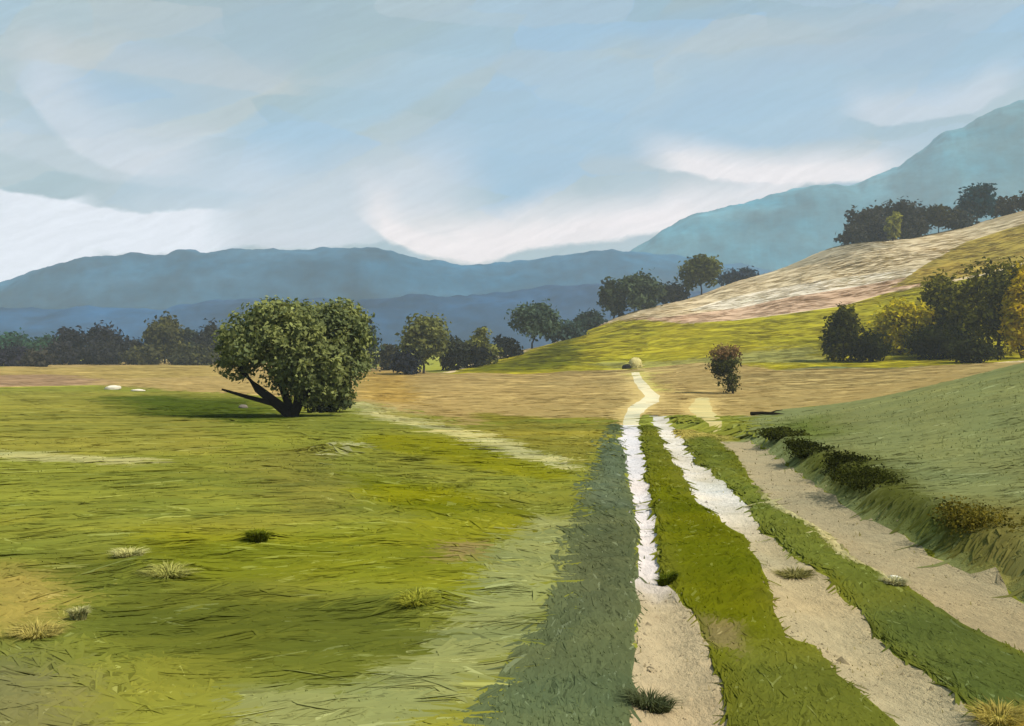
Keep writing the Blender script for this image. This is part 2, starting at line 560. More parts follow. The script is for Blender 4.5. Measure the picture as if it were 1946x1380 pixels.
patch('meadow', [(230, 1050), (300, 1000), (470, 1010), (760, 1000), (900, 960), (1000, 985), (950, 1040), (870, 1180), (780, 1130), (560, 1110), (380, 1120)], (143, 145, 40))
patch('meadow', [(120, 1060), (230, 1060), (330, 1112), (560, 1122), (760, 1140), (860, 1200), (790, 1270), (660, 1310), (450, 1300), (280, 1270), (180, 1210)], (110, 116, 44), .03)
patch('meadow', [(1000, 985), (1100, 985), (1064, 1120), (980, 1250), (880, 1340), (700, 1420), (440, 1440), (460, 1318), (690, 1312), (800, 1245), (900, 1150), (950, 1050)], (158, 162, 100), .012)
patch('meadow', [(-80, 1075), (90, 1085), (100, 1150), (70, 1210), (-80, 1225)], (190, 170, 86), .02)
patch('meadow', [(-200, 1260), (60, 1255), (160, 1320), (200, 1420), (-200, 1420)], (134, 132, 82), .03)
patch('meadow', [(840, 1035), (925, 1032), (930, 1062), (850, 1070)], (172, 152, 92), .01)
patch('verge', [(1150, 830), (1175, 850), (1190, 960), (1130, 960), (1120, 930)], (116, 128, 98), .02)
patch('verge', [(1120, 980), (1200, 980), (1195, 1180), (1090, 1180), (1080, 1060)], (108, 114, 78), .03)
patch('verge', [(900, 1300), (1200, 1280), (1200, 1480), (820, 1480)], (104, 118, 82), .03)
patch('crown', [(1236, 870), (1300, 930), (1420, 1020), (1460, 1180), (1370, 1240), (1290, 1130), (1250, 1000)], (116, 120, 20), .015)
patch('crown', [(1390, 1230), (1560, 1216), (1700, 1370), (1760, 1480), (1400, 1480)], (122, 126, 48), .015)
patch('crown', [(1310, 830), (1360, 840), (1440, 935), (1700, 1100), (1640, 1140), (1440, 990)], (122, 130, 54), .012)
patch('crown', [(1620, 1140), (1720, 1118), (1946, 1220), (2100, 1300), (2100, 1500), (1900, 1380), (1720, 1240)], (104, 116, 56), .02)
patch('crown', [(1250, 800), (1370, 790), (1400, 850), (1340, 830), (1290, 840)], (178, 164, 84), .008)
patch('crown', [(1425, 915), (1446, 922), (1504, 960), (1584, 1006), (1694, 1088), (1686, 1098), (1576, 1020), (1496, 974), (1436, 936)], (206, 194, 140), .003)
patch('crown', [(1340, 1160), (1410, 1170), (1415, 1230), (1350, 1215)], (150, 136, 84), .008)
patch('crown', [(1880, 1380), (1960, 1350), (2050, 1480), (1900, 1480)], (188, 158, 66), .01)
patch('sage', [(1500, 870), (1650, 900), (1800, 1000), (1946, 1040), (1946, 1120), (1800, 1050), (1640, 970), (1520, 890)], (104, 108, 48), .02)
patch('sage', [(1840, 1000), (1990, 1010), (2000, 1140), (1870, 1080)], (140, 132, 70), .02)
patch('sage', [(1480, 830), (1560, 800), (1600, 830), (1520, 870)], (122, 132, 62), .02)
patch('stubble', [(-300, 700), (150, 698), (420, 690), (420, 715), (150, 722), (-300, 720)], (190, 166, 96), .006)
patch('stubble', [(-300, 716), (100, 712), (200, 722), (190, 734), (-300, 738)], (180, 148, 112), .005)
patch('stubble', [(680, 705), (780, 710), (800, 770), (690, 760)], (192, 160, 84), .01)
patch('stubble', [(900, 785), (1140, 795), (1150, 815), (940, 812)], (152, 144, 54), .006)
patch('stubble', [(1480, 684), (1700, 682), (1740, 696), (1500, 704)], (128, 138, 92), .004)
patch('stubble', [(1225, 702), (1262, 745), (1240, 742), (1214, 705)], (190, 182, 92), .003)
patch('green', [(860, 706), (1000, 672), (1090, 640), (1110, 690), (1000, 706)], (120, 120, 18), .006)
patch('green', [(1100, 690), (1330, 680), (1560, 655), (1560, 690), (1330, 694), (1180, 700)], (164, 158, 84), .005)
patch('hill', [(1440, 540), (1700, 510), (1900, 430), (1946, 395), (1600, 460), (1450, 490)], (226, 204, 164), .01)
patch('hill', [(1440, 475), (1600, 458), (1700, 465), (1600, 500), (1450, 520)], (190, 176, 146), .008)


def poly_soft(poly, X, Y, soft):
    """1 inside the outline, falling to 0 over a band that is `soft` of the distance"""
    r = np.maximum(np.hypot(X, Y), 3)
    ins = inside(poly, X, Y)
    near = np.ones(len(X), bool)
    pad = soft * r * 2.5
    near = (X > poly[:, 0].min() - pad) & (X < poly[:, 0].max() + pad) & (Y > poly[:, 1].min() - 4 * pad) & (Y < poly[:, 1].max() + 4 * pad)
    out = np.zeros(len(X))
    if near.any():
        # along the line of distance the band is wider: fields are seen flat
        s = 3.0
        pl = np.vstack([poly, poly[:1]]) / [1, s]
        dd, _ = seg_dist(X[near], Y[near] / s, pl)
        sd = np.where(ins[near], dd, -dd) / (soft * r[near])
        out[near] = sm(sd, -1, 1)
    return out


def cells(x, y, seed):
    """random value of the nearest scattered centre: patches with edges, as vegetation has"""
    ix, iy = np.floor(x), np.floor(y)
    best = np.full(len(x), 1e9)
    val = np.zeros(len(x))
    for dx in (-1, 0, 1):
        for dy in (-1, 0, 1):
            cx, cy = ix + dx, iy + dy
            d = (cx + hash2(cx, cy, seed) - x) ** 2 + (cy + hash2(cx, cy, seed + 1) - y) ** 2
            w = d < best
            best[w] = d[w]
            val[w] = hash2(cx, cy, seed + 2)[w]
    return val - .5


def sweeps(X, Y):
    """drawn-out patches of greener and drier growth at three sizes"""
    r = np.hypot(X, Y)
    out = np.zeros(len(X))
    for sc, lo, hi, sd in ((.8, 0, 22, 61), (3.2, 14, 80, 64), (12.0, 55, 600, 67)):
        w = (sm(r, lo * .6, lo + 1e-3) if lo else 1.0) * (1 - sm(r, hi, hi * 1.6))
        an = .5 + 2.4 * fbm(X / (sc * 14), Y / (sc * 14), sd)
        c, s_ = np.cos(an), np.sin(an)
        wob = .5 * fbm(X / sc * 2.5, Y / sc * 2.5, sd + 1)
        a, b_ = (X * c + Y * s_) / sc, (-X * s_ + Y * c) / sc
        out += w * (.6 * cells(a * .32 + wob * .4, b_ * 1.2 + wob, sd) + .4 * cells(a * .8 + 7, b_ * 3 + wob, sd + 3))
    return out


def ground_colour(X, Y, zi):
    C = np.zeros((len(X), 3))
    wx = X + 0.03 * np.hypot(X, Y) * fbm(X * .5, Y * .5, 31)
    wy = Y + 0.10 * np.hypot(X, Y) * fbm(X * .5, Y * .5, 32)
    for i, nme in enumerate(ZNAMES):
        m = zi == i
        if not m.any():
            continue
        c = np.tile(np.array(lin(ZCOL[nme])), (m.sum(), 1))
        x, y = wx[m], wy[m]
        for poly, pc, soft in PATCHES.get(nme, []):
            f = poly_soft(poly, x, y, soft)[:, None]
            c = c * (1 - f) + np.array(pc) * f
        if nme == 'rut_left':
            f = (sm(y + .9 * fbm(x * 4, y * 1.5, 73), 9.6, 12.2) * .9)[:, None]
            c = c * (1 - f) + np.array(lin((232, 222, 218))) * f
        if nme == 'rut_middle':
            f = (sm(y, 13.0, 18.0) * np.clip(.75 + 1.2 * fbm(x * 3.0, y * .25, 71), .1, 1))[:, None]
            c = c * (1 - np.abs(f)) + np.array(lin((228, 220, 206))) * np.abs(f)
        r = np.hypot(x, y)
        k = 1 / np.maximum(1.0, r / 25)
        v = 1 + 0.26 * fbm(X[m] * 1.1 * k, Y[m] * .45 * k, 41) + .18 * fbm(X[m] * .2, Y[m] * .1, 43)
        hue = .16 * fbm(X[m] * .8 * k, Y[m] * .4 * k, 47)
        if nme in ('hill', 'pink', 'pale', 'green', 'olive', 'stubble'):
            v, hue = 1 + (v - 1) * .5, hue * .5
        st = sweeps(X[m], Y[m]) * (.25 if nme.startswith('rut') else .35 if nme in ('stubble', 'sage', 'pink', 'pale', 'hill') else .8)
        v = v * (1 + .42 * st)
        hue = hue + .12 * st
        c = c * v[:, None] * np.stack([1 + hue, np.ones(len(hue)), 1 - hue], 1)
        C[m] = c
    return np.clip(C, 0.002, 0.9)


GROUND_K = 0.80          # albedo scale common to all plants and soils


# ------------------------------------------------------------------ materials
def attr_mat(name, rough=0.95, bump=0.0, bump_scale=20.0, transl=0.0, var=0.0, var_scale=6.0, stretch=(1, 1, 1)):
    m = bpy.data.materials.new(name)
    m.use_nodes = True
    t = m.node_tree
    t.nodes.clear()
    b = NB(t)
    out = b.new('ShaderNodeOutputMaterial')
    at = b.new('ShaderNodeAttribute', attribute_name='Col')
    colr = at.outputs[0]
    tc = b.new('ShaderNodeTexCoord')
    mp = b.new('ShaderNodeMapping')
    mp.inputs['Scale'].default_value = stretch
    b.link(tc.outputs['Object'], mp.inputs[0])
    if var:
        n = b.noise(mp.outputs[0], var_scale, 5.0, 0.65)
        f = b.m('ADD', 1 - var * .5, b.m('MULTIPLY', n, var))
        mul = b.new('ShaderNodeVectorMath', operation='SCALE')
        b.link(colr, mul.inputs[0])
        b.link(f, mul.inputs[3])
        colr = mul.outputs[0]
    df = b.new('ShaderNodeBsdfDiffuse')
    df.inputs['Roughness'].default_value = 0.6
    b.link(colr, df.inputs[0])
    sh = df.outputs[0]
    if bump:
        bp = b.new('ShaderNodeBump')
        bp.inputs['Strength'].default_value = bump
        bp.inputs['Distance'].default_value = 0.05
        b.link(b.noise(mp.outputs[0], bump_scale, 6.0, 0.7), bp.inputs['Height'])
        b.link(bp.outputs[0], df.inputs['Normal'])
    if transl:
        tr = b.new('ShaderNodeBsdfTranslucent')
        sc_ = b.new('ShaderNodeVectorMath', operation='MULTIPLY')
        b.link(colr, sc_.inputs[0])
        sc_.inputs[1].default_value = (1.1, 1.05, .7)
        b.link(sc_.outputs[0], tr.inputs[0])
        mx = b.new('ShaderNodeMixShader')
        mx.inputs[0].default_value = transl
        b.link(sh, mx.inputs[1])
        b.link(tr.outputs[0], mx.inputs[2])
        sh = mx.outputs[0]
    b.link(sh, out.inputs[0])
    return m


M_FIELD = attr_mat('field_turf', bump=0.9, bump_scale=9.0, var=0.5, var_scale=5.0)
M_SOIL = attr_mat('chalky_soil', bump=1.0, bump_scale=14.0, var=0.7, var_scale=9.0, stretch=(1, .45, 1))
M_FAR = attr_mat('far_field', bump=0.3, bump_scale=.6, var=0.4, var_scale=.35, stretch=(1, .5, 1))
M_GRASS = attr_mat('grass_blade', transl=0.35)
M_LEAF = attr_mat('leaf', transl=0.30)
M_BARK = attr_mat('bark', bump=.8, bump_scale=6.0, var=.6, var_scale=3.0)
M_STONE = attr_mat('stone', bump=.8, bump_scale=8.0, var=.7, var_scale=12.0)
M_STRAW = attr_mat('straw', bump=1.0, bump_scale=12.0, var=.5, var_scale=14.0, stretch=(1, 1, 3))


def mesh_obj(name, verts, faces, mat, colors=None, parent=None, smooth=False, nverts=None):
    """verts (n,3) array; faces (m,k) int array, all of k corners"""
    me = bpy.data.meshes.new(name)
    verts = np.ascontiguousarray(verts, np.float32)
    faces = np.ascontiguousarray(faces, np.int32)
    nf, k = faces.shape
    me.vertices.add(len(verts))
    me.vertices.foreach_set('co', verts.ravel())
    me.loops.add(nf * k)
    me.loops.foreach_set('vertex_index', faces.ravel())
    me.polygons.add(nf)
    me.polygons.foreach_set('loop_start', np.arange(0, nf * k, k, dtype=np.int32))
    me.polygons.foreach_set('loop_total', np.full(nf, k, np.int32))
    if smooth:
        me.polygons.foreach_set('use_smooth', np.ones(nf, bool))
    me.update(calc_edges=True)
    if colors is not None:
        ca = me.color_attributes.new('Col', 'FLOAT_COLOR', 'POINT')
        c4 = np.ones((len(verts), 4), np.float32)
        c4[:, :3] = colors
        ca.data.foreach_set('color', c4.ravel())
    me.materials.append(mat)
    o = bpy.data.objects.new(name, me)
    COL.objects.link(o)
    if parent is not None:
        o.parent = parent
    return o


# ------------------------------------------------------------------ ground: one triangulated sheet cut along the field outlines
def build_ground():
    rng = np.random.default_rng(5)
    pts = []
    FR = math.radians(33)
    lr = np.arange(math.log(.5), math.log(2350), 0.030)
    azf = np.arange(-FR, FR, math.radians(.36))
    L, A = np.meshgrid(lr, azf, indexing='ij')
    L = L + rng.uniform(-.010, .010, L.shape)
    A = A + rng.uniform(-.002, .002, A.shape)
    keep = np.ones_like(L, bool)
    keep[(np.exp(L) < 4) & (rng.random(L.shape) < .8)] = False
    keep[(np.exp(L) > 700) & (rng.random(L.shape) < .6)] = False
    pts.append(np.stack([L[keep], A[keep]], 1))
    lr2 = np.arange(math.log(.5), math.log(2350), 0.12)
    azs = np.concatenate([np.arange(-math.pi, -FR - .02, math.radians(4)), np.arange(FR + .02, math.pi, math.radians(4)), [math.pi]])
    L, A = np.meshgrid(lr2, azs, indexing='ij')
    pts.append(np.stack([L.ravel(), A.ravel()], 1))
    P0 = np.vstack(pts)
    verts = [Vector((a, l)) for l, a in P0]
    edges = []
    for nme, poly in ZONES:
        s = len(verts)
        for x, y in poly:
            verts.append(Vector((math.atan2(x, y), math.log(max(.55, math.hypot(x, y))))))
        n = len(poly)
        edges += [(s + i, s + (i + 1) % n) for i in range(n)]
    vo, eo, fo, *_ = delaunay_2d_cdt(verts, edges, [], 0, 1e-7, False)
    V = np.array([(p.x, p.y) for p in vo])
    T = np.array([f for f in fo if len(f) == 3])
    R = np.exp(V[:, 1])
    X, Y = R * np.sin(V[:, 0]), R * np.cos(V[:, 0])
    Z = height(X, Y)
    cen = V[T].mean(1)
    cr = np.exp(cen[:, 1])
    zi = classify(cr * np.sin(cen[:, 0]), cr * np.cos(cen[:, 0]))
    # keep upward facing order
    a, b_, c = T.T
    area = (X[b_] - X[a]) * (Y[c] - Y[a]) - (X[c] - X[a]) * (Y[b_] - Y[a])
    T[area < 0] = T[area < 0][:, ::-1]
    names = {'rut_left': ('path', 'pale chalky wheel rut turning white as it runs beside the blue-green verge'),
             'rut_middle': ('path', 'sandy wheel rut between the two grassy crowns of the track'),
             'rut_right': ('path', 'sandy brown wheel rut at the foot of the sage green bank'),
             'bend': ('path', 'narrow winding pale end of the track crossing the stubble'),
             'chalk': ('path', 'small straw coloured bare patch beside the far end of the track'),
             'verge': ('verge', 'dull blue-green grass verge beside the white wheel rut'),
             'crown': ('track_crown', 'olive grass growing between the wheel ruts'),
             'sage': ('field', 'smooth sage green field rising behind the bank'),
             'stubble': ('field', 'tan stubble field across the valley floor'),
             'olive': ('field', 'ochre rough pasture on the upper hillside'),
             'pink': ('field', 'pinkish ploughed strip on the hillside'),
             'pale': ('field', 'pale cream bare strip along the hillside'),
             'green': ('field', 'yellow-green field on the lower slope of the hill'),
             'hill': ('hill', 'beige grassy hill rising to the wooded ridge'),
             'meadow': ('ground', 'olive green meadow spreading from the track to the far trees')}
    for i, nme in enumerate(ZNAMES):
        tt = T[zi == i]
        if not len(tt):
            continue
        used, inv = np.unique(tt.ravel(), return_inverse=True)
        x, y, z = X[used], Y[used], Z[used]
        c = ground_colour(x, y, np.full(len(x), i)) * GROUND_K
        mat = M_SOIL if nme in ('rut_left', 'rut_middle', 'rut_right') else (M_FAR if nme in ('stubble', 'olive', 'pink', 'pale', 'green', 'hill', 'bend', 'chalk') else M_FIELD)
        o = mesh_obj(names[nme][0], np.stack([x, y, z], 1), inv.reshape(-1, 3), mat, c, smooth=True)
        tag(o, names[nme][1], kind='structure')


build_ground()


# ------------------------------------------------------------------ far blue hills
def hill_range(label, crest, dist, depth, col, seed, rough):
    """a wooded range: crest given as bearings and heights, real depth front and back"""
    rng = np.random.default_rng(seed)
    us = np.linspace(crest[0][0], crest[-1][0], 620)
    vs = np.interp(us, [c[0] for c in crest], [c[1] for c in crest])
    ker = np.hanning(21); ker /= ker.sum()
    vs = np.convolve(np.pad(vs, 10, 'edge'), ker, 'valid')
    nd = 40
    t = np.linspace(-1, 1, nd)
    X = np.zeros((len(us), nd)); Y = X.copy(); Z = X.copy()
    for j in range(nd):
        d = dist + t[j] * depth
        X[:, j] = (us - U0) / F * dist * (1 + .12 * t[j]); Y[:, j] = d
        top = (V0 - vs) / F * dist + CAM_H
        prof = np.cos(t[j] * math.pi / 2) ** 1.1
        Z[:, j] = -30 + (top + 30) * prof
    n1 = fbm(X.ravel() / 180, Y.ravel() / 180, seed, 4).reshape(X.shape)
    n2 = fbm(X.ravel() / 34, Y.ravel() / 44, seed + 9, 4).reshape(X.shape)
    Z += (n1 * 45 * rough + n2 * 44 * rough) * np.clip((Z + 25) / 60, 0, 1)
    V = np.stack([X.ravel(), Y.ravel(), Z.ravel()], 1)
    i, j = np.meshgrid(np.arange(len(us) - 1), np.arange(nd - 1), indexing='ij')
    a = (i * nd + j).ravel()
    Fc = np.stack([a, a + nd, a + nd + 1, a + 1], 1)
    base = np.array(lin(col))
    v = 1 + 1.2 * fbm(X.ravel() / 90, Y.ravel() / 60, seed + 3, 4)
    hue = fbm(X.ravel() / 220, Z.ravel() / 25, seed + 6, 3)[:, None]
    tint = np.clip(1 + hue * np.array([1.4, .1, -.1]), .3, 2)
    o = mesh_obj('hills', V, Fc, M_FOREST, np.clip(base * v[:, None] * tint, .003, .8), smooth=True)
    tag(o, label, kind='structure')


M_FOREST = attr_mat('far_woodland', var=1.3, var_scale=.035, stretch=(1, 1, 1.6))
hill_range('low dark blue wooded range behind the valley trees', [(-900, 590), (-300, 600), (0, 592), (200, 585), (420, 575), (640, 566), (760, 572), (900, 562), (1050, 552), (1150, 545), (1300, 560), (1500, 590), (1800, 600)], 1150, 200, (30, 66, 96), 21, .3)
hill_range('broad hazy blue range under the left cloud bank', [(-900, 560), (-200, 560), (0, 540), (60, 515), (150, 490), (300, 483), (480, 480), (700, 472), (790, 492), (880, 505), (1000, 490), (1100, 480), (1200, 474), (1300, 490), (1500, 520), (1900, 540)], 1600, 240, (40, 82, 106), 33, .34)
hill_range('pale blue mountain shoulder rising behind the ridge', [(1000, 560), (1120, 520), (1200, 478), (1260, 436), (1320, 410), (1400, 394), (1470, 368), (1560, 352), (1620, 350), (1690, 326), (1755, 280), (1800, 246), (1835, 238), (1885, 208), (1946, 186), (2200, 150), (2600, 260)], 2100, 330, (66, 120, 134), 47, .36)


# ------------------------------------------------------------------ grass
def build_grass(name, label, zones, count, dmin, dmax, h0, seed, width=.006, az=(-30, 30), colour_mix=None, lean=.5, kk=1.0, spill=.004):
    rng = np.random.default_rng(seed)
    n = count * 3
    a = np.radians(rng.uniform(az[0], az[1], n))
    d = np.exp(rng.uniform(math.log(dmin), math.log(dmax), n))
    X, Y = d * np.sin(a), d * np.cos(a)
    sp = np.clip(d * spill, .02, .9)
    zi = classify(X + rng.normal(0, 1, n) * sp, Y + rng.normal(0, 1, n) * sp)
    idx = [ZNAMES.index(z) for z in zones]
    m = np.isin(zi, idx)
    # a thinner cover where the turf is worn
    m &= rng.random(n) < np.clip(.75 + 1.2 * fbm(X * .9, Y * .9, seed + 3), .15, 1)
    X, Y, d, zi = X[m][:count], Y[m][:count], d[m][:count], zi[m][:count]
    n = len(X)
    Z = height(X, Y)
    col = ground_colour(X, Y, zi) * GROUND_K * kk
    if colour_mix is not None:
        f = (rng.random(n) < colour_mix[1])[:, None] * rng.uniform(.3, 1, (n, 1))
        col = col * (1 - f) + np.array(lin(colour_mix[0])) * f
    col *= rng.uniform(.78, 1.3, (n, 1))
    s = np.maximum(1.0, d / 9) ** .72
    hgt = h0 * s * rng.uniform(.5, 1.35, n) * (1 + .8 * fbm(X * .6, Y * .6, seed + 5))
    w = width * s * rng.uniform(.7, 1.4, n)
    # blades lie over in sweeps
    th = 2 * math.pi * (.5 + 1.6 * fbm(X * .16, Y * .10, 77)) + rng.normal(0, .7, n)
    ln = lean * rng.uniform(.2, 1.3, n)
    lx, ly = np.cos(th) * ln, np.sin(th) * ln
    fa = rng.uniform(0, 2 * math.pi, n)
    wx, wy = np.cos(fa) * w, np.sin(fa) * w
    B = np.stack([X, Y, Z - .01], 1)
    Wv = np.stack([wx, wy, np.zeros(n)], 1)
    mid = B + np.stack([lx * hgt * .35, ly * hgt * .35, hgt * .6], 1)
    tip = B + np.stack([lx * hgt, ly * hgt, hgt * (1 - .25 * ln)], 1)
    V = np.stack([B - Wv, B + Wv, mid + Wv * .7, mid - Wv * .7, tip], 1).reshape(-1, 3)
    k = np.arange(n) * 5
    T = np.concatenate([np.stack([k, k + 1, k + 2], 1), np.stack([k, k + 2, k + 3], 1), np.stack([k + 3, k + 2, k + 4], 1)])
    o = mesh_obj(name, V, T, M_GRASS, np.repeat(col, 5, 0))
    tag(o, label, 'grass', kind='stuff')


def laid_grass(name, label, zones, count, dmin, dmax, seed, length=.30, width=.020, az=(-30, 30), ang=None, spread=.5, lift=.014, jit=.14, spill=.004, accent=1.0):
    """sheaves of long grass laid over by wind and rain: flat curved swathes, each lying its own way"""
    rng = np.random.default_rng(seed)
    n = count * 5
    a = np.radians(rng.uniform(az[0], az[1], n))
    d = np.exp(rng.uniform(math.log(dmin), math.log(dmax), n))
    X, Y = d * np.sin(a), d * np.cos(a)
    sp = np.clip(d * spill, .01, 1.5)
    zi = classify(X + rng.normal(0, 1, n) * sp, Y + rng.normal(0, 1, n) * sp)
    m = np.isin(zi, [ZNAMES.index(z) for z in zones])
    X, Y, d, zi = X[m][:count], Y[m][:count], d[m][:count], zi[m][:count]
    n = len(X)
    s = np.maximum(1.0, d / 9) ** .85
    ln = length * s * rng.uniform(.5, 1.5, n)
    w = width * s * rng.uniform(.5, 1.5, n)
    if ang is None:
        sc = 1.3 * s
        th = 2.6 * cells(X / sc / 2.2, Y / sc / 2.2, 881) + 1.2 * fbm(X * .1, Y * .1, 882) + rng.normal(0, spread, n)
    else:
        th = math.radians(ang) + .5 * cells(X / s / 1.5, Y / s / 3, 883) + rng.normal(0, spread, n)
    ok = np.ones(n, bool)
    for t in (-.6, -.3, 0, .3, .6):                   # swathes stop at the edge of the bare ruts
        ok &= classify(X + np.cos(th) * ln * t, Y + np.sin(th) * ln * t) > 4
    ok |= rng.random(n) < .02
    X, Y, d, zi, s, ln, w, th = (q[ok] for q in (X, Y, d, zi, s, ln, w, th))
    n = len(X)
    bend = rng.normal(0, .35, n)
    col = ground_colour(X, Y, zi) * GROUND_K * rng.uniform(1 - jit, 1 + jit, (n, 1))
    q = rng.random((n, 1))
    col = np.where(q < .05 * accent, col * 1.35 + .03, np.where(q > 1 - .06 * accent, col * .68, col))
    roll = rng.normal(0, .09, n) * (1 - .8 * sm(d, 60, 200))
    V = np.zeros((n, 4, 2, 3))
    for j, t in enumerate((-.5, -.17, .17, .5)):
        an = th + bend * t
        cx, cy = X + np.cos(an) * ln * t, Y + np.sin(an) * ln * t
        wj = w * (.35, 1.0, .9, .2)[j]
        nx, ny = -np.sin(an), np.cos(an)
        g = height(cx, cy)
        up = lift * s * (.35, 1.0, .8, .1)[j]
        for q, sg in enumerate((-1, 1)):
            V[:, j, q, 0] = cx + nx * wj * sg
            V[:, j, q, 1] = cy + ny * wj * sg
            V[:, j, q, 2] = g + up + sg * np.sin(roll) * wj
    k = np.arange(n) * 8
    Fc = np.concatenate([np.stack([k + 2 * j, k + 2 * j + 1, k + 2 * j + 3, k + 2 * j + 2], 1) for j in range(3)])
    o = mesh_obj(name, V.reshape(-1, 3), Fc, M_GRASS, np.repeat(col, 8, 0), smooth=True)
    tag(o, label, 'grass', kind='stuff')


laid_grass('laid_grass', 'long olive grass lying in swathes over the meadow', ['meadow'], 120000, 2.6, 200, 121, az=(-50, 30), length=.60, width=.036, lift=.0025, jit=.08, spill=.012, accent=.5)
laid_grass('laid_grass', 'dull blue-green grass lying along the verge', ['verge'], 36000, 2.6, 75, 122, length=.55, width=.016, lift=.008, jit=.10, ang=84, spread=.16, spill=.005, accent=.5)
laid_grass('laid_grass', 'olive grass lying along the crowns of the track', ['crown'], 48000, 2.6, 75, 123, length=.50, width=.016, lift=.008, jit=.10, ang=74, spread=.2, spill=.002, accent=.5)
laid_grass('laid_grass', 'smooth sage green grass lying over the sloping field', ['sage'], 42000, 4, 110, 124, az=(0, 46), length=.4, spread=.25, jit=.05, ang=20, lift=.005, accent=.3)
laid_grass('laid_grass', 'flattened straw lying across the stubble field', ['stubble'], 30000, 60, 480, 125, length=.34, ang=5, spread=.3, jit=.04, lift=.0015, width=.026, accent=.25)
laid_grass('laid_grass', 'rough dry and green grass lying on the far hill fields', ['green', 'hill', 'olive', 'pink', 'pale'], 34000, 190, 600, 126, length=.18, width=.024, ang=12, spread=.3, lift=.0008, accent=0.0, jit=.03, az=(-8, 30))
build_grass('meadow_grass', 'short upright olive grass covering the meadow', ['meadow'], 24000, 2.6, 45, .026, 101, az=(-50, 30), lean=.9, spill=.015)
build_grass('verge_grass', 'dull blue-green upright grass on the verge', ['verge'], 12000, 4.2, 50, .045, 102, lean=.8, spill=.006)
build_grass('track_grass', 'olive upright grass on the crowns between the ruts', ['crown'], 14000, 4.2, 50, .034, 103, lean=.8, spill=.002)
build_grass('bank_grass', 'sage green upright grass on the bank and field', ['sage'], 14000, 5, 60, .035, 104, lean=.9)
build_grass('rut_grass', 'sparse dry grass growing in the wheel ruts', ['rut_left', 'rut_middle', 'rut_right'], 1200, 4.5, 60, .030, 105, colour_mix=((150, 140, 90), .7))


def gravel(count=5200, seed=140):
    rng = np.random.default_rng(seed)
    n = count * 12
    a = np.radians(rng.uniform(0, 30, n))
    d = np.exp(rng.uniform(math.log(4.5), math.log(45), n))
    X, Y = d * np.sin(a), d * np.cos(a)
    j = np.clip(d * .006, .02, .3)
    zi = classify(X + rng.normal(0, 1, n) * j, Y + rng.normal(0, 1, n) * j)
    m = (zi < 3) & (rng.random(n) < np.clip(.4 + 2.4 * fbm(X * 1.2, Y * .6, 141), .05, 1))
    X, Y, d, zi = X[m][:count], Y[m][:count], d[m][:count], zi[m][:count]
    n = len(X)
    Z = height(X, Y)
    r = .006 * np.maximum(1, d / 9) ** .8 * np.exp(rng.normal(0, .55, n))
    an = rng.uniform(0, 2 * math.pi, n)
    ring = np.stack([np.stack([np.cos(an + q) * r * rng.uniform(.7, 1.3, n), np.sin(an + q) * r * rng.uniform(.7, 1.3, n), -r * .2], 1) for q in (0, 1.57, 3.14, 4.71)], 1)
    top = np.stack([rng.normal(0, .2, n) * r, rng.normal(0, .2, n) * r, r * rng.uniform(.4, .9, n)], 1)[:, None]
    V = (np.concatenate([ring, top], 1) + np.stack([X, Y, Z], 1)[:, None]).reshape(-1, 3)
    k = np.arange(n) * 5
    T = np.concatenate([np.stack([k + q, k + (q + 1) % 4, k + 4], 1) for q in range(4)])
    c = ground_colour(X, Y, np.minimum(zi, 2)) * GROUND_K * rng.uniform(.45, 1.15, (n, 1))
    tag(mesh_obj('gravel', V, T, M_STONE, np.repeat(c, 5, 0)), 'loose gravel and clods in the wheel ruts', 'gravel', kind='stuff')


gravel()


# ------------------------------------------------------------------ trees and shrubs
def tubes(paths, seg=7):
    """paths: list of (points, radius start, radius end) -> verts, quads"""
    V, Fc = [], []
    for pts, r0, r1 in paths:
        pts = [Vector(p) for p in pts]
        s = len(V)
        for i, p in enumerate(pts):
            d = (pts[min(i + 1, len(pts) - 1)] - pts[max(i - 1, 0)]).normalized()
            ax = d.orthogonal().normalized()
            ay = d.cross(ax)
            r = r0 + (r1 - r0) * i / (len(pts) - 1)
            for k in range(seg):
                an = 2 * math.pi * k / seg
                V.append(p + (ax * math.cos(an) + ay * math.sin(an)) * r)
        for i in range(len(pts) - 1):
            for k in range(seg):
                a, b_ = s + i * seg + k, s + i * seg + (k + 1) % seg
                Fc.append((a, b_, b_ + seg, a + seg))
    return np.array([tuple(v) for v in V]), np.array(Fc)


def bent(a, b_, rr, wob=.08, n=5):
    a, b_ = Vector(a), Vector(b_)
    L = (b_ - a).length
    out = []
    for i in range(n + 1):
        t = i / n
        p = a.lerp(b_, t)
        if 0 < i < n:
            p += Vector((rr.uniform(-1, 1), rr.uniform(-1, 1), rr.uniform(-.5, .5))) * wob * L
        out.append(p)
    return out


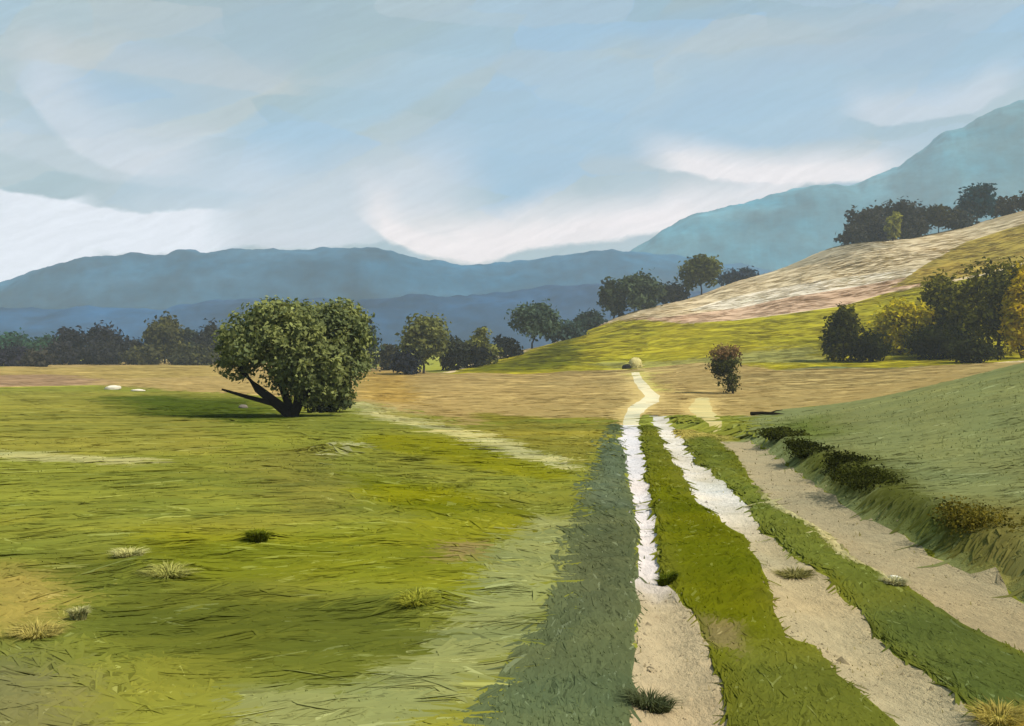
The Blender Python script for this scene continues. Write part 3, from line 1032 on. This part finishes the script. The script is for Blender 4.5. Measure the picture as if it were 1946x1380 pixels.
def foliage(lobes, nclump, per, leaf, clump, col, col2, seed, flat=.8, streak=(0, 0)):
    """leaf sprays gathered in clumps through the lobes; col2 tints the clumps by a random share"""
    rng = np.random.default_rng(seed)
    Lb = np.array(lobes, float)
    wts = (Lb[:, 3] * Lb[:, 4] + Lb[:, 3] * Lb[:, 5]) ** 1.0
    pick = rng.choice(len(Lb), nclump, p=wts / wts.sum())
    dv = rng.normal(size=(nclump, 3))
    dv[:, 2] += .15
    dv /= np.linalg.norm(dv, axis=1)[:, None]
    rad = rng.random(nclump) ** .33 * rng.uniform(.8, 1.1, nclump)
    cen = Lb[pick, :3] + dv * Lb[pick, 3:6] * rad[:, None]
    cs = rng.uniform(.6, 1.5, nclump)
    cc = np.array(lin(col)) * (1 - (f := rng.random((nclump, 1)) ** 1.5)) + np.array(lin(col2)) * f
    cc = cc * rng.uniform(.82, 1.2, (nclump, 1))
    k = np.repeat(np.arange(nclump), per)
    n = len(k)
    off = np.clip(rng.normal(size=(n, 3)), -1.7, 1.7) * (clump * cs[k])[:, None] * [1, 1, flat]
    p = cen[k] + off
    nrm = dv[k] * .8 + rng.normal(size=(n, 3)) * .6 + [0, 0, .35]
    nrm /= np.linalg.norm(nrm, axis=1)[:, None]
    t1 = np.cross(nrm, rng.normal(size=(n, 3)) + [streak[0], 0, streak[1]])
    t1 /= np.linalg.norm(t1, axis=1)[:, None] + 1e-9
    t2 = np.cross(nrm, t1)
    s = leaf * rng.uniform(.55, 1.45, n)
    t1 *= s[:, None]; t2 *= (s * .55)[:, None]
    bow = nrm * (s * .2)[:, None]
    V = np.stack([p - t1 - bow, p - t2, p + t1 - bow, p + t2], 1).reshape(-1, 3)
    q = np.arange(n) * 4
    Fc = np.stack([q, q + 1, q + 2, q + 3], 1)
    c = cc[k] * rng.uniform(.8, 1.25, (n, 1))
    return V, Fc, np.repeat(np.clip(c, .004, .8), 4, 0)


def plant(name, label, cat, x, y, lobes, stems, col, col2, seed, leaf, clump, nclump, per, bark=(70, 62, 52), group=None, shrub=False, streak=(0, 0), sink=.05):
    z = h1(x, y)
    root = bpy.data.objects.new(name, None)
    root.location = (x, y, z - sink)
    root.empty_display_size = .3
    COL.objects.link(root)
    tag(root, label, cat, group)
    V, Fc = tubes(stems)
    cb = np.tile(np.array(lin(bark)), (len(V), 1))
    mesh_obj('stem' if shrub else 'trunk', V, Fc, M_BARK, cb, root, smooth=True)
    V, Fc, c = foliage(lobes, nclump, per, leaf, clump, col, col2, seed, streak=streak)
    mesh_obj('foliage' if shrub else 'crown', V, Fc, M_LEAF, c, root)
    return root


LEAFK = 1.0


def px_plant(name, label, cat, u0, u1, vtop, d, col, col2, seed, kind='tree', group=None, bark=(60, 54, 46), lean=0.0, dense=1.0, trunk_frac=.22):
    """a tree or shrub standing on the land at depth d, as wide and as tall as it looks"""
    rr = random.Random(seed)
    u = (u0 + u1) / 2
    x, y = P(u, d)
    zb = h1(x, y)
    H = (V0 - vtop) / F * d + CAM_H - zb
    W = (u1 - u0) / F * d
    H = max(H, .5)
    shrub = kind != 'tree'
    tf = trunk_frac if not shrub else .04
    ch = H * (1 - tf)
    lobes = []
    nl = 8 if not shrub else 8
    if not shrub:
        lobes.append((lean * W * .3, 0, H - ch * .5, W * .36, W * .34, ch * .46))
    for i in range(nl):
        an = 2 * math.pi * i / nl + rr.uniform(-.4, .4)
        rx = W * rr.uniform(.20, .30)
        rz = min(ch * rr.uniform(.24, .36), ch * .45)
        px_ = math.cos(an) * (W * .5 - rx)
        zz = rr.uniform(.3 if tf > .1 else .08, .78) if not shrub else rr.uniform(.15, .7)
        cz_ = H * tf + ch * zz
        cz_ = min(cz_, H - rz)
        cz_ = max(cz_, H * tf * .7 + rz * .85)
        lobes.append((px_ + lean * W * .5 * (zz - .4), math.sin(an) * W * .26, cz_, rx, rx * .9, rz))
    lobes.append((lean * W * .35, 0, H - ch * .22, W * .26, W * .26, ch * .22))
    if shrub:
        lobes.append((0, 0, H * .36, W * .42, W * .34, H * .36))
    stems = []
    r0 = max(.05, H * .022)
    top = Vector((lean * W * .2, 0, H * .62))
    if not shrub:
        stems.append((bent((0, 0, 0), top, rr, .04), r0, r0 * .45))
        for lb in lobes[1:]:
            st = Vector((0, 0, 0)).lerp(top, rr.uniform(.35, .8))
            stems.append((bent(st, lb[:3], rr, .06, 3), r0 * .45, r0 * .12))
    else:
        for lb in lobes:
            stems.append((bent((0, 0, -.05), lb[:3], rr, .06, 3), r0 * .6, r0 * .2))
    px_m = d / 1098.0                        # metres under one pixel of the final picture
    leaf = max(.03, 2.3 * px_m)
    clump = max(.05, min(W * .075, 4.2 * px_m))
    surf = (W * H) / (px_m * px_m)           # pixels covered
    n = int(max(60, min(620, surf / 8)) * dense)
    return plant(name, label, cat, x, y, lobes, stems, col, col2, seed, leaf, clump, n, 13, bark, group, shrub, streak=(.3, .6))


# the big spreading tree
def big_tree():
    x, y = unproject(548, 793)
    s = y / F
    zb = h1(x, y)

    def L(u, v, ru, rv, dy=0.0, ry=None):
        return ((u - 548) * s, dy, (V0 - v) * s + CAM_H - zb, ru * s, (ry or ru) * s, rv * s)
    lobes = [L(560, 645, 105, 64), L(470, 640, 55, 42, -.6), L(450, 685, 42, 34, .5), L(648, 622, 52, 46, .4), L(672, 650, 34, 54, -.5), L(440, 650, 30, 30, .2), L(610, 735, 60, 30, -.6), L(640, 745, 38, 24, .8), L(565, 715, 62, 30, .6),
             L(600, 690, 80, 42, -1.2), L(560, 610, 80, 34, .8), L(520, 600, 55, 28, -.8), L(640, 600, 52, 26, 1.0), L(650, 705, 42, 34, -.9),
             L(560, 660, 70, 60, 2.6, 60), L(560, 650, 70, 56, -2.6, 50), L(500, 665, 45, 36, -2.0, 40), L(680, 690, 22, 24, .3)]
    rr = random.Random(4)
    z0 = Vector((0, 0, 0))

    def W(u, v, dy=0.0):
        return Vector(((u - 548) * s, dy, (V0 - v) * s + CAM_H - zb))
    stems = [([W(556, 790), W(528, 768), W(490, 738), W(462, 705), W(448, 668)], .42, .16),
             ([W(552, 788, .2), W(545, 760, .2), W(532, 725, .1), W(520, 690), W(508, 645, -.2)], .34, .12),
             ([W(558, 790, -.2), W(575, 755, -.3), W(600, 722, -.3), W(622, 690), W(645, 645)], .34, .12),
             ([W(560, 788), W(566, 745, .3), W(570, 700, .4), W(566, 650, .4)], .30, .10),
             ([W(528, 768), W(470, 752, -.3), W(425, 738, -.5)], .20, .07)]
    for lb in lobes[3:]:
        stems.append((bent(W(566, 700, .3), lb[:3], rr, .06, 4), .12, .03))
    plant('spreading_tree', 'large round olive green tree with dark leaning stems at the meadow edge', 'tree', x, y, lobes, stems,
          (138, 142, 84), (88, 100, 70), 8, .17, .34, 900, 30, bark=(44, 38, 32), streak=(.3, .5))


big_tree()

G1 = 'trees along the far side of the valley'
TREES = [  # name, label, category, u0, u1, top, depth, colours, kind, group, lean, trunk share
    ('tree', 'green tree fading into the blue hills beyond the dark left hedge', 'tree', -30, 70, 634, 470, (50, 84, 62), (34, 60, 56), 'tree', G1, 0, .1),
    ('tree', 'mid green tree behind the purplish trees of the valley', 'tree', 50, 125, 640, 460, (56, 86, 58), (40, 64, 56), 'tree', G1, 0, .1),
    ('bush', 'purple-black low bush at the open end of the valley hedge', 'bush', -25, 62, 660, 360, (48, 46, 56), (36, 34, 44), 'bush', G1, 0, 0),
    ('bush', 'brown-grey low bush in front of the valley trees', 'bush', 40, 105, 668, 352, (74, 70, 58), (48, 46, 46), 'bush', G1, 0, 0),
    ('bush', 'dark slate hedge bush at the foot of the broad purplish tree', 'bush', 80, 160, 652, 388, (56, 54, 52), (40, 40, 46), 'bush', G1, 0, 0),
    ('bush', 'dark slate hedge bush at the foot of the round purplish tree', 'bush', 146, 240, 650, 390, (54, 54, 50), (40, 40, 46), 'bush', G1, 0, 0),
    ('tree', 'dark purplish broad tree in the valley hedge', 'tree', 86, 168, 626, 405, (46, 46, 50), (34, 34, 42), 'tree', G1, 0, .06),
    ('tree', 'dark purplish round tree beside the broad one in the valley hedge', 'tree', 150, 242, 621, 405, (48, 48, 50), (34, 34, 42), 'tree', G1, 0, .06),
    ('bush', 'dark bush in the dip between purplish and olive trees', 'bush', 226, 292, 645, 400, (54, 54, 50), (38, 38, 44), 'bush', G1, 0, 0),
    ('tree', 'olive brown pointed tree standing tallest in the valley hedge', 'tree', 276, 350, 600, 398, (92, 90, 46), (54, 56, 40), 'tree', G1, 0, .08),
    ('tree', 'dark grey-green tree between the olive tree and the big tree', 'tree', 335, 385, 626, 402, (66, 74, 56), (42, 46, 44), 'tree', G1, 0, .08),
    ('tree', 'dark tree half hidden by the big spreading tree', 'tree', 368, 440, 616, 405, (54, 56, 46), (38, 38, 38), 'tree', G1, 0, .08),
    ('bush', 'olive hedge bush at the foot of the pointed olive tree', 'bush', 230, 310, 662, 385, (88, 86, 48), (52, 52, 40), 'bush', G1, 0, 0),
    ('bush', 'olive hedge bush next to the stubble and big tree', 'bush', 320, 420, 660, 385, (80, 80, 46), (48, 50, 40), 'bush', G1, 0, 0),
    ('tree', 'dark green tree standing close behind the right of the big tree', 'tree', 648, 722, 596, 285, (58, 70, 50), (40, 48, 46), 'tree', None, 0, .06),
    ('bush', 'dark bush growing under the right side of the big tree', 'bush', 578, 668, 728, 84, (70, 76, 40), (44, 48, 30), 'bush', None, 0, 0),
    ('bush', 'small brown bush in the gap right of the big tree', 'bush', 716, 764, 655, 300, (76, 74, 48), (50, 50, 44), 'bush', None, 0, 0),
    ('tree', 'pale olive feathery tree with dark stems on the stubble edge', 'tree', 758, 852, 600, 262, (122, 124, 66), (72, 80, 58), 'tree', None, 0, .16),
    ('bush', 'navy dark bush at the foot of the pale olive tree', 'bush', 744, 800, 664, 258, (44, 48, 56), (34, 36, 48), 'bush', None, 0, 0),
    ('bush', 'dark bush on the right of the pale olive tree', 'bush', 832, 892, 640, 275, (58, 62, 46), (36, 38, 40), 'bush', None, 0, 0),
    ('bush', 'light olive feathery shrub in the dark hedge of the green spur', 'shrub', 882, 950, 624, 286, (130, 130, 62), (78, 82, 48), 'bush', None, 0, 0),
    ('bush', 'black-green hedge bush under the light olive shrub', 'bush', 866, 930, 655, 282, (42, 44, 36), (32, 34, 34), 'bush', None, 0, 0),
    ('bush', 'dark hedge bush between the olive shrub and the grey-green tree', 'bush', 930, 992, 640, 305, (46, 50, 42), (34, 38, 40), 'bush', None, 0, 0),
    ('tree', 'grey-green slanting tree on top of the green spur', 'tree', 964, 1058, 580, 335, (84, 100, 78), (62, 78, 68), 'tree', None, .5, .22),
    ('bush', 'dull teal bush where the spur meets the hill', 'bush', 1030, 1112, 612, 372, (66, 84, 76), (52, 66, 64), 'bush', None, 0, 0),
    ('bush', 'flat dark teal bush below the hill crest trees', 'bush', 1090, 1150, 590, 410, (58, 74, 66), (48, 58, 56), 'bush', None, 0, 0),
    ('tree', 'small dark tree at the lower end of the hill crest', 'tree', 1136, 1196, 528, 432, (70, 80, 52), (38, 40, 38), 'tree', None, 0, .08),
    ('tree', 'round grey-green tree on the low hill crest', 'tree', 1176, 1262, 521, 428, (82, 94, 66), (50, 58, 48), 'tree', None, 0, .06),
    ('bush', 'dark bush between the two hill crest trees', 'bush', 1240, 1312, 540, 446, (52, 54, 50), (38, 38, 40), 'bush', None, 0, 0),
    ('tree', 'olive rounded tree where the crest begins to climb', 'tree', 1292, 1374, 489, 448, (100, 104, 50), (62, 66, 42), 'tree', None, 0, .12),
    ('bush', 'slate blue thicket behind the climbing crest', 'bush', 1366, 1450, 512, 505, (52, 66, 82), (42, 52, 68), 'bush', None, 0, 0),
    ('tree', 'grey-brown broad tree at the lower end of the ridge wood', 'tree', 1606, 1690, 396, 498, (68, 66, 58), (50, 48, 48), 'tree', None, 0, .05),
    ('tree', 'grey-brown domed tree in the middle of the ridge wood', 'tree', 1664, 1766, 388, 503, (66, 66, 60), (48, 48, 50), 'tree', None, 0, .05),
    ('bush', 'black low bush at the foot of the ridge wood', 'bush', 1640, 1690, 428, 487, (34, 32, 36), (28, 28, 34), 'bush', None, 0, 0),
    ('shrub', 'small yellow-green shrub glowing against the dark ridge wood', 'shrub', 1680, 1714, 402, 484, (150, 148, 58), (110, 110, 46), 'bush', None, 0, 0),
    ('tree', 'dark olive tree with forked trunk on the ridge', 'tree', 1746, 1822, 396, 500, (66, 62, 34), (48, 46, 34), 'tree', None, 0, .25),
    ('tree', 'dark teal tree with knobbly round top on the ridge', 'tree', 1820, 1890, 352, 506, (28, 66, 74), (22, 50, 62), 'tree', None, 0, .12),
    ('bush', 'grey-brown bush filling the gap under the domed ridge tree', 'bush', 1696, 1764, 415, 492, (66, 64, 56), (46, 46, 46), 'bush', None, 0, 0),
    ('bush', 'dark grey low bush at the lowest end of the ridge wood', 'bush', 1592, 1650, 428, 490, (70, 68, 60), (50, 50, 48), 'bush', None, 0, 0),
    ('bush', 'slate grey bush below the dark teal tree', 'bush', 1786, 1850, 398, 498, (70, 74, 70), (50, 56, 58), 'bush', None, 0, 0),
    ('bush', 'dark brown bush beside the teal tree on the ridge', 'bush', 1882, 1932, 376, 508, (60, 54, 36), (44, 40, 34), 'bush', None, 0, 0),
    ('bush', 'dark brown bush at the upper end of the ridge', 'bush', 1922, 2010, 370, 512, (58, 52, 34), (42, 40, 34), 'bush', None, 0, 0),
    ('tree', 'dark olive pointed tree at the left of the hill foot trees', 'tree', 1564, 1640, 578, 222, (84, 84, 24), (42, 46, 22), 'tree', None, 0, .05),
    ('bush', 'blackish green bush next to the dark pointed tree', 'bush', 1622, 1694, 630, 218, (50, 54, 22), (34, 38, 20), 'bush', None, 0, 0),
    ('shrub', 'broad yellow-green flowering shrub behind the dark hill foot bushes', 'shrub', 1652, 1768, 572, 236, (196, 178, 36), (140, 134, 34), 'bush', None, 0, 0),
    ('bush', 'very dark bush under the yellow-green shrub and tall tree', 'bush', 1722, 1836, 622, 220, (48, 52, 20), (34, 38, 20), 'bush', None, 0, 0),
    ('tree', 'olive tree leaning out from the tall dark tree', 'tree', 1752, 1840, 524, 238, (124, 118, 34), (72, 74, 28), 'tree', None, -.3, .06),
    ('tree', 'tall dark green tree at the foot of the hill', 'tree', 1788, 2010, 494, 224, (112, 108, 30), (62, 64, 24), 'tree', None, 0, .05),
    ('shrub', 'bright yellow shrub above the tall dark tree', 'shrub', 1902, 1984, 498, 214, (206, 178, 22), (160, 146, 30), 'bush', None, 0, 0),
    ('bush', 'dark low bush where the tall tree meets the stubble', 'bush', 1800, 1900, 648, 205, (56, 60, 26), (40, 42, 22), 'bush', None, 0, 0),
]
for i, (nm, lb, ct, u0, u1, vt, d, c1, c2, kd, grp, ln, tf) in enumerate(TREES):
    px_plant('bush' if nm == 'shrub' else nm, lb, ct, u0, u1, vt, d, c1, c2, 200 + i, kd, grp, lean=ln, trunk_frac=tf)


# small reddish tree standing alone on the stubble
def lone_tree():
    x, y = unproject(1392, 748)
    s = y / F
    zb = h1(x, y)
    W = lambda u, v, dy=0.0: Vector(((u - 1392) * s, dy, (V0 - v) * s + CAM_H - zb))
    L = lambda u, v, ru, rv, dy=0.0: (*W(u, v, dy), ru * s, ru * s, rv * s)
    stems = [([W(1394, 752), W(1390, 730), W(1384, 708), W(1374, 680)], .16, .05), ([W(1390, 730), W(1366, 700)], .07, .03), ([W(1386, 712), W(1398, 684)], .07, .03)]
    r = plant('small_tree', 'small leaning tree with reddish top standing alone on the stubble', 'tree', x, y,
              [L(1384, 716, 22, 20), L(1392, 734, 13, 13), L(1366, 694, 24, 16), L(1376, 700, 24, 18, .4), L(1380, 690, 22, 16, -.4)], stems,
              (78, 80, 32), (48, 52, 26), 61, .16, .26, 170, 20, bark=(52, 42, 34))
    V, Fc, c = foliage([L(1378, 668, 30, 14), L(1370, 674, 24, 12, -.4), L(1394, 672, 16, 12, .3)], 90, 18, .16, .24, (142, 112, 78), (108, 96, 58), 62)
    o = mesh_obj('crown', V, Fc, M_LEAF, c, r)
    o["label"] = "reddish brown upper foliage"


lone_tree()


# brambles along the bank
BR = [('dark bramble bush at the narrow far end of the bank', 1486, 850, 80, 34, (78, 82, 30), (40, 44, 20)),
      ('black-green bramble bush, second along the bank from its far end', 1536, 884, 96, 46, (60, 64, 24), (32, 36, 18)),
      ('dark bramble bush hanging over the far part of the bank', 1590, 916, 110, 50, (56, 60, 24), (32, 34, 18)),
      ('dark green bramble bush in the middle of the bank', 1646, 948, 120, 52, (68, 72, 28), (36, 40, 20)),
      ('brown-green bramble bush with yellowed leaves on the near bank', 1850, 1040, 130, 66, (124, 112, 44), (60, 62, 28))]
for i, (lb, u, v, wpx, hpx, c1, c2) in enumerate(BR):
    x, y = unproject(u, v)
    x = max(x, float(bank_x(y)) + .28)
    s = y / F
    rr = random.Random(900 + i)
    W, H = wpx * s * .9, hpx * s * .42
    lobes = [(rr.uniform(-.35, .35) * W, rr.uniform(-.9, .9) * W, H * rr.uniform(.3, .55), W * rr.uniform(.2, .3), W * rr.uniform(.6, 1.0), H * rr.uniform(.28, .5)) for _ in range(9)]
    stems = [(bent((0, 0, -.03), l[:3], rr, .1, 4), .012, .004) for l in lobes]
    plant('bramble', lb, 'bramble', x, y, lobes, stems, c1, c2, 910 + i, max(.022, 1.6 * y / 1098), .07, 210, 16, bark=(64, 48, 36), group='brambles on the bank', shrub=True, sink=.02)


# ------------------------------------------------------------------ smaller things
def lump(name, label, cat, x, y, rx, ry, rz, col, mat, seed, sink=.3, group=None, lat=14, lon=20, rough=.35):
    th = np.linspace(0, math.pi, lat)
    ph = np.linspace(0, 2 * math.pi, lon, endpoint=False)
    T, Pp = np.meshgrid(th, ph, indexing='ij')
    dx, dy, dz = np.sin(T) * np.cos(Pp), np.sin(T) * np.sin(Pp), np.cos(T)
    rr = 1 + rough * fbm(dx.ravel() * 1.4 + 5 * dz.ravel() + seed, dy.ravel() * 1.4 - 3 * dz.ravel(), seed, 3).reshape(dx.shape)
    rr[0], rr[-1] = rr[0].mean(), rr[-1].mean()
    V = np.stack([(dx * rr * rx).ravel(), (dy * rr * ry).ravel(), (dz * rr * rz).ravel()], 1)
    q = []
    for i in range(lat - 1):
        for j in range(lon):
            q.append((i * lon + j, (i + 1) * lon + j, (i + 1) * lon + (j + 1) % lon, i * lon + (j + 1) % lon))
    o = mesh_obj(name, V, np.array(q), mat, np.tile(np.array(lin(col)), (len(V), 1)), smooth=True)
    o.location = (x, y, h1(x, y) + rz * (1 - 2 * sink))
    return tag(o, label, cat, group) if True else o


x, y = unproject(1207, 700)
hs = bpy.data.objects.new('haystack', None)
hs.location = (x, y, h1(x, y))
COL.objects.link(hs)
tag(hs, 'pale rounded haystack where the winding track ends', 'haystack')
q = y / F
core = lump('core', None, None, x, y, 13 * q, 12 * q, 14 * q, (196, 184, 124), M_STRAW, 3, sink=.28, rough=.4)
core.parent = hs
core.location = (0, 0, 6 * q)
V, Fc, c = foliage([(0, 0, 6 * q, 14 * q, 13 * q, 14 * q), (5 * q, -2 * q, 3 * q, 11 * q, 9 * q, 9 * q)], 110, 14, .16, .22, (214, 202, 140), (176, 164, 104), 91)
V[:, 2] = np.maximum(V[:, 2], .02)
mesh_obj('loose_straw', V, Fc, M_LEAF, c, hs)
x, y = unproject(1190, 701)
lump('boulder', 'small black lump standing in for the shadow beside the pale haystack', 'boulder', x, y - 1.0, 9 / F * y, 7 / F * y, 6 / F * y, (38, 36, 32), M_STONE, 6, sink=.25)  # black lump added in place of the haystack's shadow, not a real boulder
for k, (u, v, rx_, rz_, lb) in enumerate(((215, 741, 22, 8, 'white chalk boulder, the larger of two at the meadow edge'), (262, 744, 20, 4, 'flat white chalk boulder beside the larger one at the meadow edge'))):
    x, y = unproject(u, v)
    lump('boulder', lb, 'boulder', x, y, rx_ * .7 / F * y, rx_ * .5 / F * y, rz_ * .7 / F * y, (206, 198, 178), M_STONE, 12 + k, sink=.25, rough=.6)
for k, (u, v, r_, c, lb) in enumerate(((1700, 1098, .06, (220, 214, 196), 'pale stone at the edge of the brown wheel rut'),
                                       (462, 776, .32, (120, 112, 100), 'grey stone under the big spreading tree'))):
    x, y = unproject(u, v)
    lump('stone', lb, 'stone', x, y, r_ * 1.3, r_, r_ * .75, c, M_STONE, 30 + k, sink=.3, rough=.5)

# fallen branch on the far turf
x, y = unproject(1465, 800)
rr = random.Random(5)
root = bpy.data.objects.new('fallen_branch', None)
root.location = (x, y, h1(x, y))
COL.objects.link(root)
tag(root, 'dark fallen branch lying on the turf before the stubble', 'branch')
V, Fc = tubes([([(-1.15, 0, .16), (-.5, .05, .2), (.2, -.05, .16), (.8, 0, .1), (1.2, .1, .1)], .11, .04)])
mesh_obj('limb', V, Fc, M_BARK, np.tile(np.array(lin((36, 32, 24))), (len(V), 1)), root, smooth=True)
V, Fc = tubes([([(-.1, 0, .17), (.3, .1, .32), (.7, .2, .36)], .05, .02)])
mesh_obj('twig', V, Fc, M_BARK, np.tile(np.array(lin((36, 32, 24))), (len(V), 1)), root, smooth=True)


# tussocks in the meadow and on the verge
def tussock(label, u, v, wpx, hpx, col, seed, n=420, lean=(0, 0)):
    x, y = unproject(u, v)
    s = y / F
    rng = np.random.default_rng(seed)
    R, H = wpx * s * .5, hpx * s
    a = rng.uniform(0, 2 * math.pi, n)
    r = R * np.sqrt(rng.random(n)) * .6
    bx, by = np.cos(a) * r, np.sin(a) * r
    bz = height(bx + x, by + y) - h1(x, y) - .01
    hh = H * rng.uniform(.55, 1.1, n)
    out = rng.uniform(.3, 1.0, n) * R
    tx, ty = bx + np.cos(a) * out + lean[0] * hh, by + np.sin(a) * out + lean[1] * hh
    w = np.maximum(.004, .7 * y / 1098) * rng.uniform(.7, 1.3, n)
    f = rng.uniform(0, 2 * math.pi, n)
    Wv = np.stack([np.cos(f) * w, np.sin(f) * w, 0 * w], 1)
    B = np.stack([bx, by, bz], 1)
    Mi = np.stack([bx * .5 + tx * .5 - np.cos(a) * out * .2, by * .5 + ty * .5 - np.sin(a) * out * .2, bz + hh * .72], 1)
    T_ = np.stack([tx, ty, bz + hh * .85], 1)
    V = np.stack([B - Wv, B + Wv, Mi + Wv * .8, Mi - Wv * .8, T_], 1).reshape(-1, 3)
    k = np.arange(n) * 5
    T = np.concatenate([np.stack([k, k + 1, k + 2], 1), np.stack([k, k + 2, k + 3], 1), np.stack([k + 3, k + 2, k + 4], 1)])
    c = np.array(lin(col)) * rng.uniform(.65, 1.4, (n, 1))
    o = mesh_obj('tussock', V, T, M_GRASS, np.repeat(c, 5, 0))
    o.location = (x, y, h1(x, y))
    tag(o, label, 'grass tussock', 'grass tussocks')


TU = [('dark olive tussock standing alone in the smooth meadow', 490, 1030, 50, 26, (98, 104, 26)),
      ('pale dry tussock at the top of the dark green hollow', 245, 1062, 70, 20, (186, 182, 120)),
      ('pale dry tussock lower down the edge of the dark green hollow', 320, 1100, 100, 18, (168, 166, 90)),
      ('tall straw tussock on the left rim of the dark green hollow', 150, 1180, 40, 30, (182, 178, 124)),
      ('yellow-green tussock at the near edge of the bright meadow', 790, 1160, 80, 18, (160, 160, 60)),
      ('dark blue-green tussock hanging over the white wheel rut', 1235, 1325, 110, 34, (84, 90, 60)),
      ('dark tussock on the crown edge where the rut turns white', 1268, 1108, 46, 22, (84, 94, 24)),
      ('pale tussock on the tip of the crown beside the brown rut', 1700, 1106, 50, 18, (190, 184, 140)),
      ('flat olive tussock spreading into the sandy middle rut', 1510, 1088, 80, 14, (128, 122, 70)),
      ('yellowed tussock in the corner beside the sandy rut', 1900, 1372, 120, 26, (176, 160, 84)),
      ('dry straw tussock in the yellowed corner of the meadow', 70, 1210, 110, 24, (180, 166, 92))]
for k, t_ in enumerate(TU):
    tussock(*t_, 500 + k)

# ------------------------------------------------------------------ air
def build_haze():
    x0, x1, y0, y1, z0, z1 = -2600, 2600, -2450, 2550, -60, 570
    V = np.array([(x0, y0, z0), (x1, y0, z0), (x1, y1, z0), (x0, y1, z0), (x0, y0, z1), (x1, y0, z1), (x1, y1, z1), (x0, y1, z1)], float)
    Fc = np.array([(0, 3, 2, 1), (4, 5, 6, 7), (0, 1, 5, 4), (1, 2, 6, 5), (2, 3, 7, 6), (3, 0, 4, 7)])
    m = bpy.data.materials.new('haze')
    m.use_nodes = True
    t = m.node_tree
    t.nodes.clear()
    out = t.nodes.new('ShaderNodeOutputMaterial')
    pv = t.nodes.new('ShaderNodeVolumePrincipled')
    pv.inputs['Color'].default_value = (.80, .90, 1.0, 1)
    pv.inputs['Density'].default_value = HAZE_DENSITY
    pv.inputs['Anisotropy'].default_value = 0.0
    t.links.new(pv.outputs[0], out.inputs['Volume'])
    o = mesh_obj('haze', V, Fc, m)
    tag(o, 'pale blue summer haze over the valley', kind='stuff')


build_haze()
scene.cycles.use_denoising = True
scene.cycles.max_bounces = 4
scene.cycles.diffuse_bounces = 2
scene.cycles.transmission_bounces = 4
scene.cycles.volume_bounces = 1

# ------------------------------------------------------------------ end
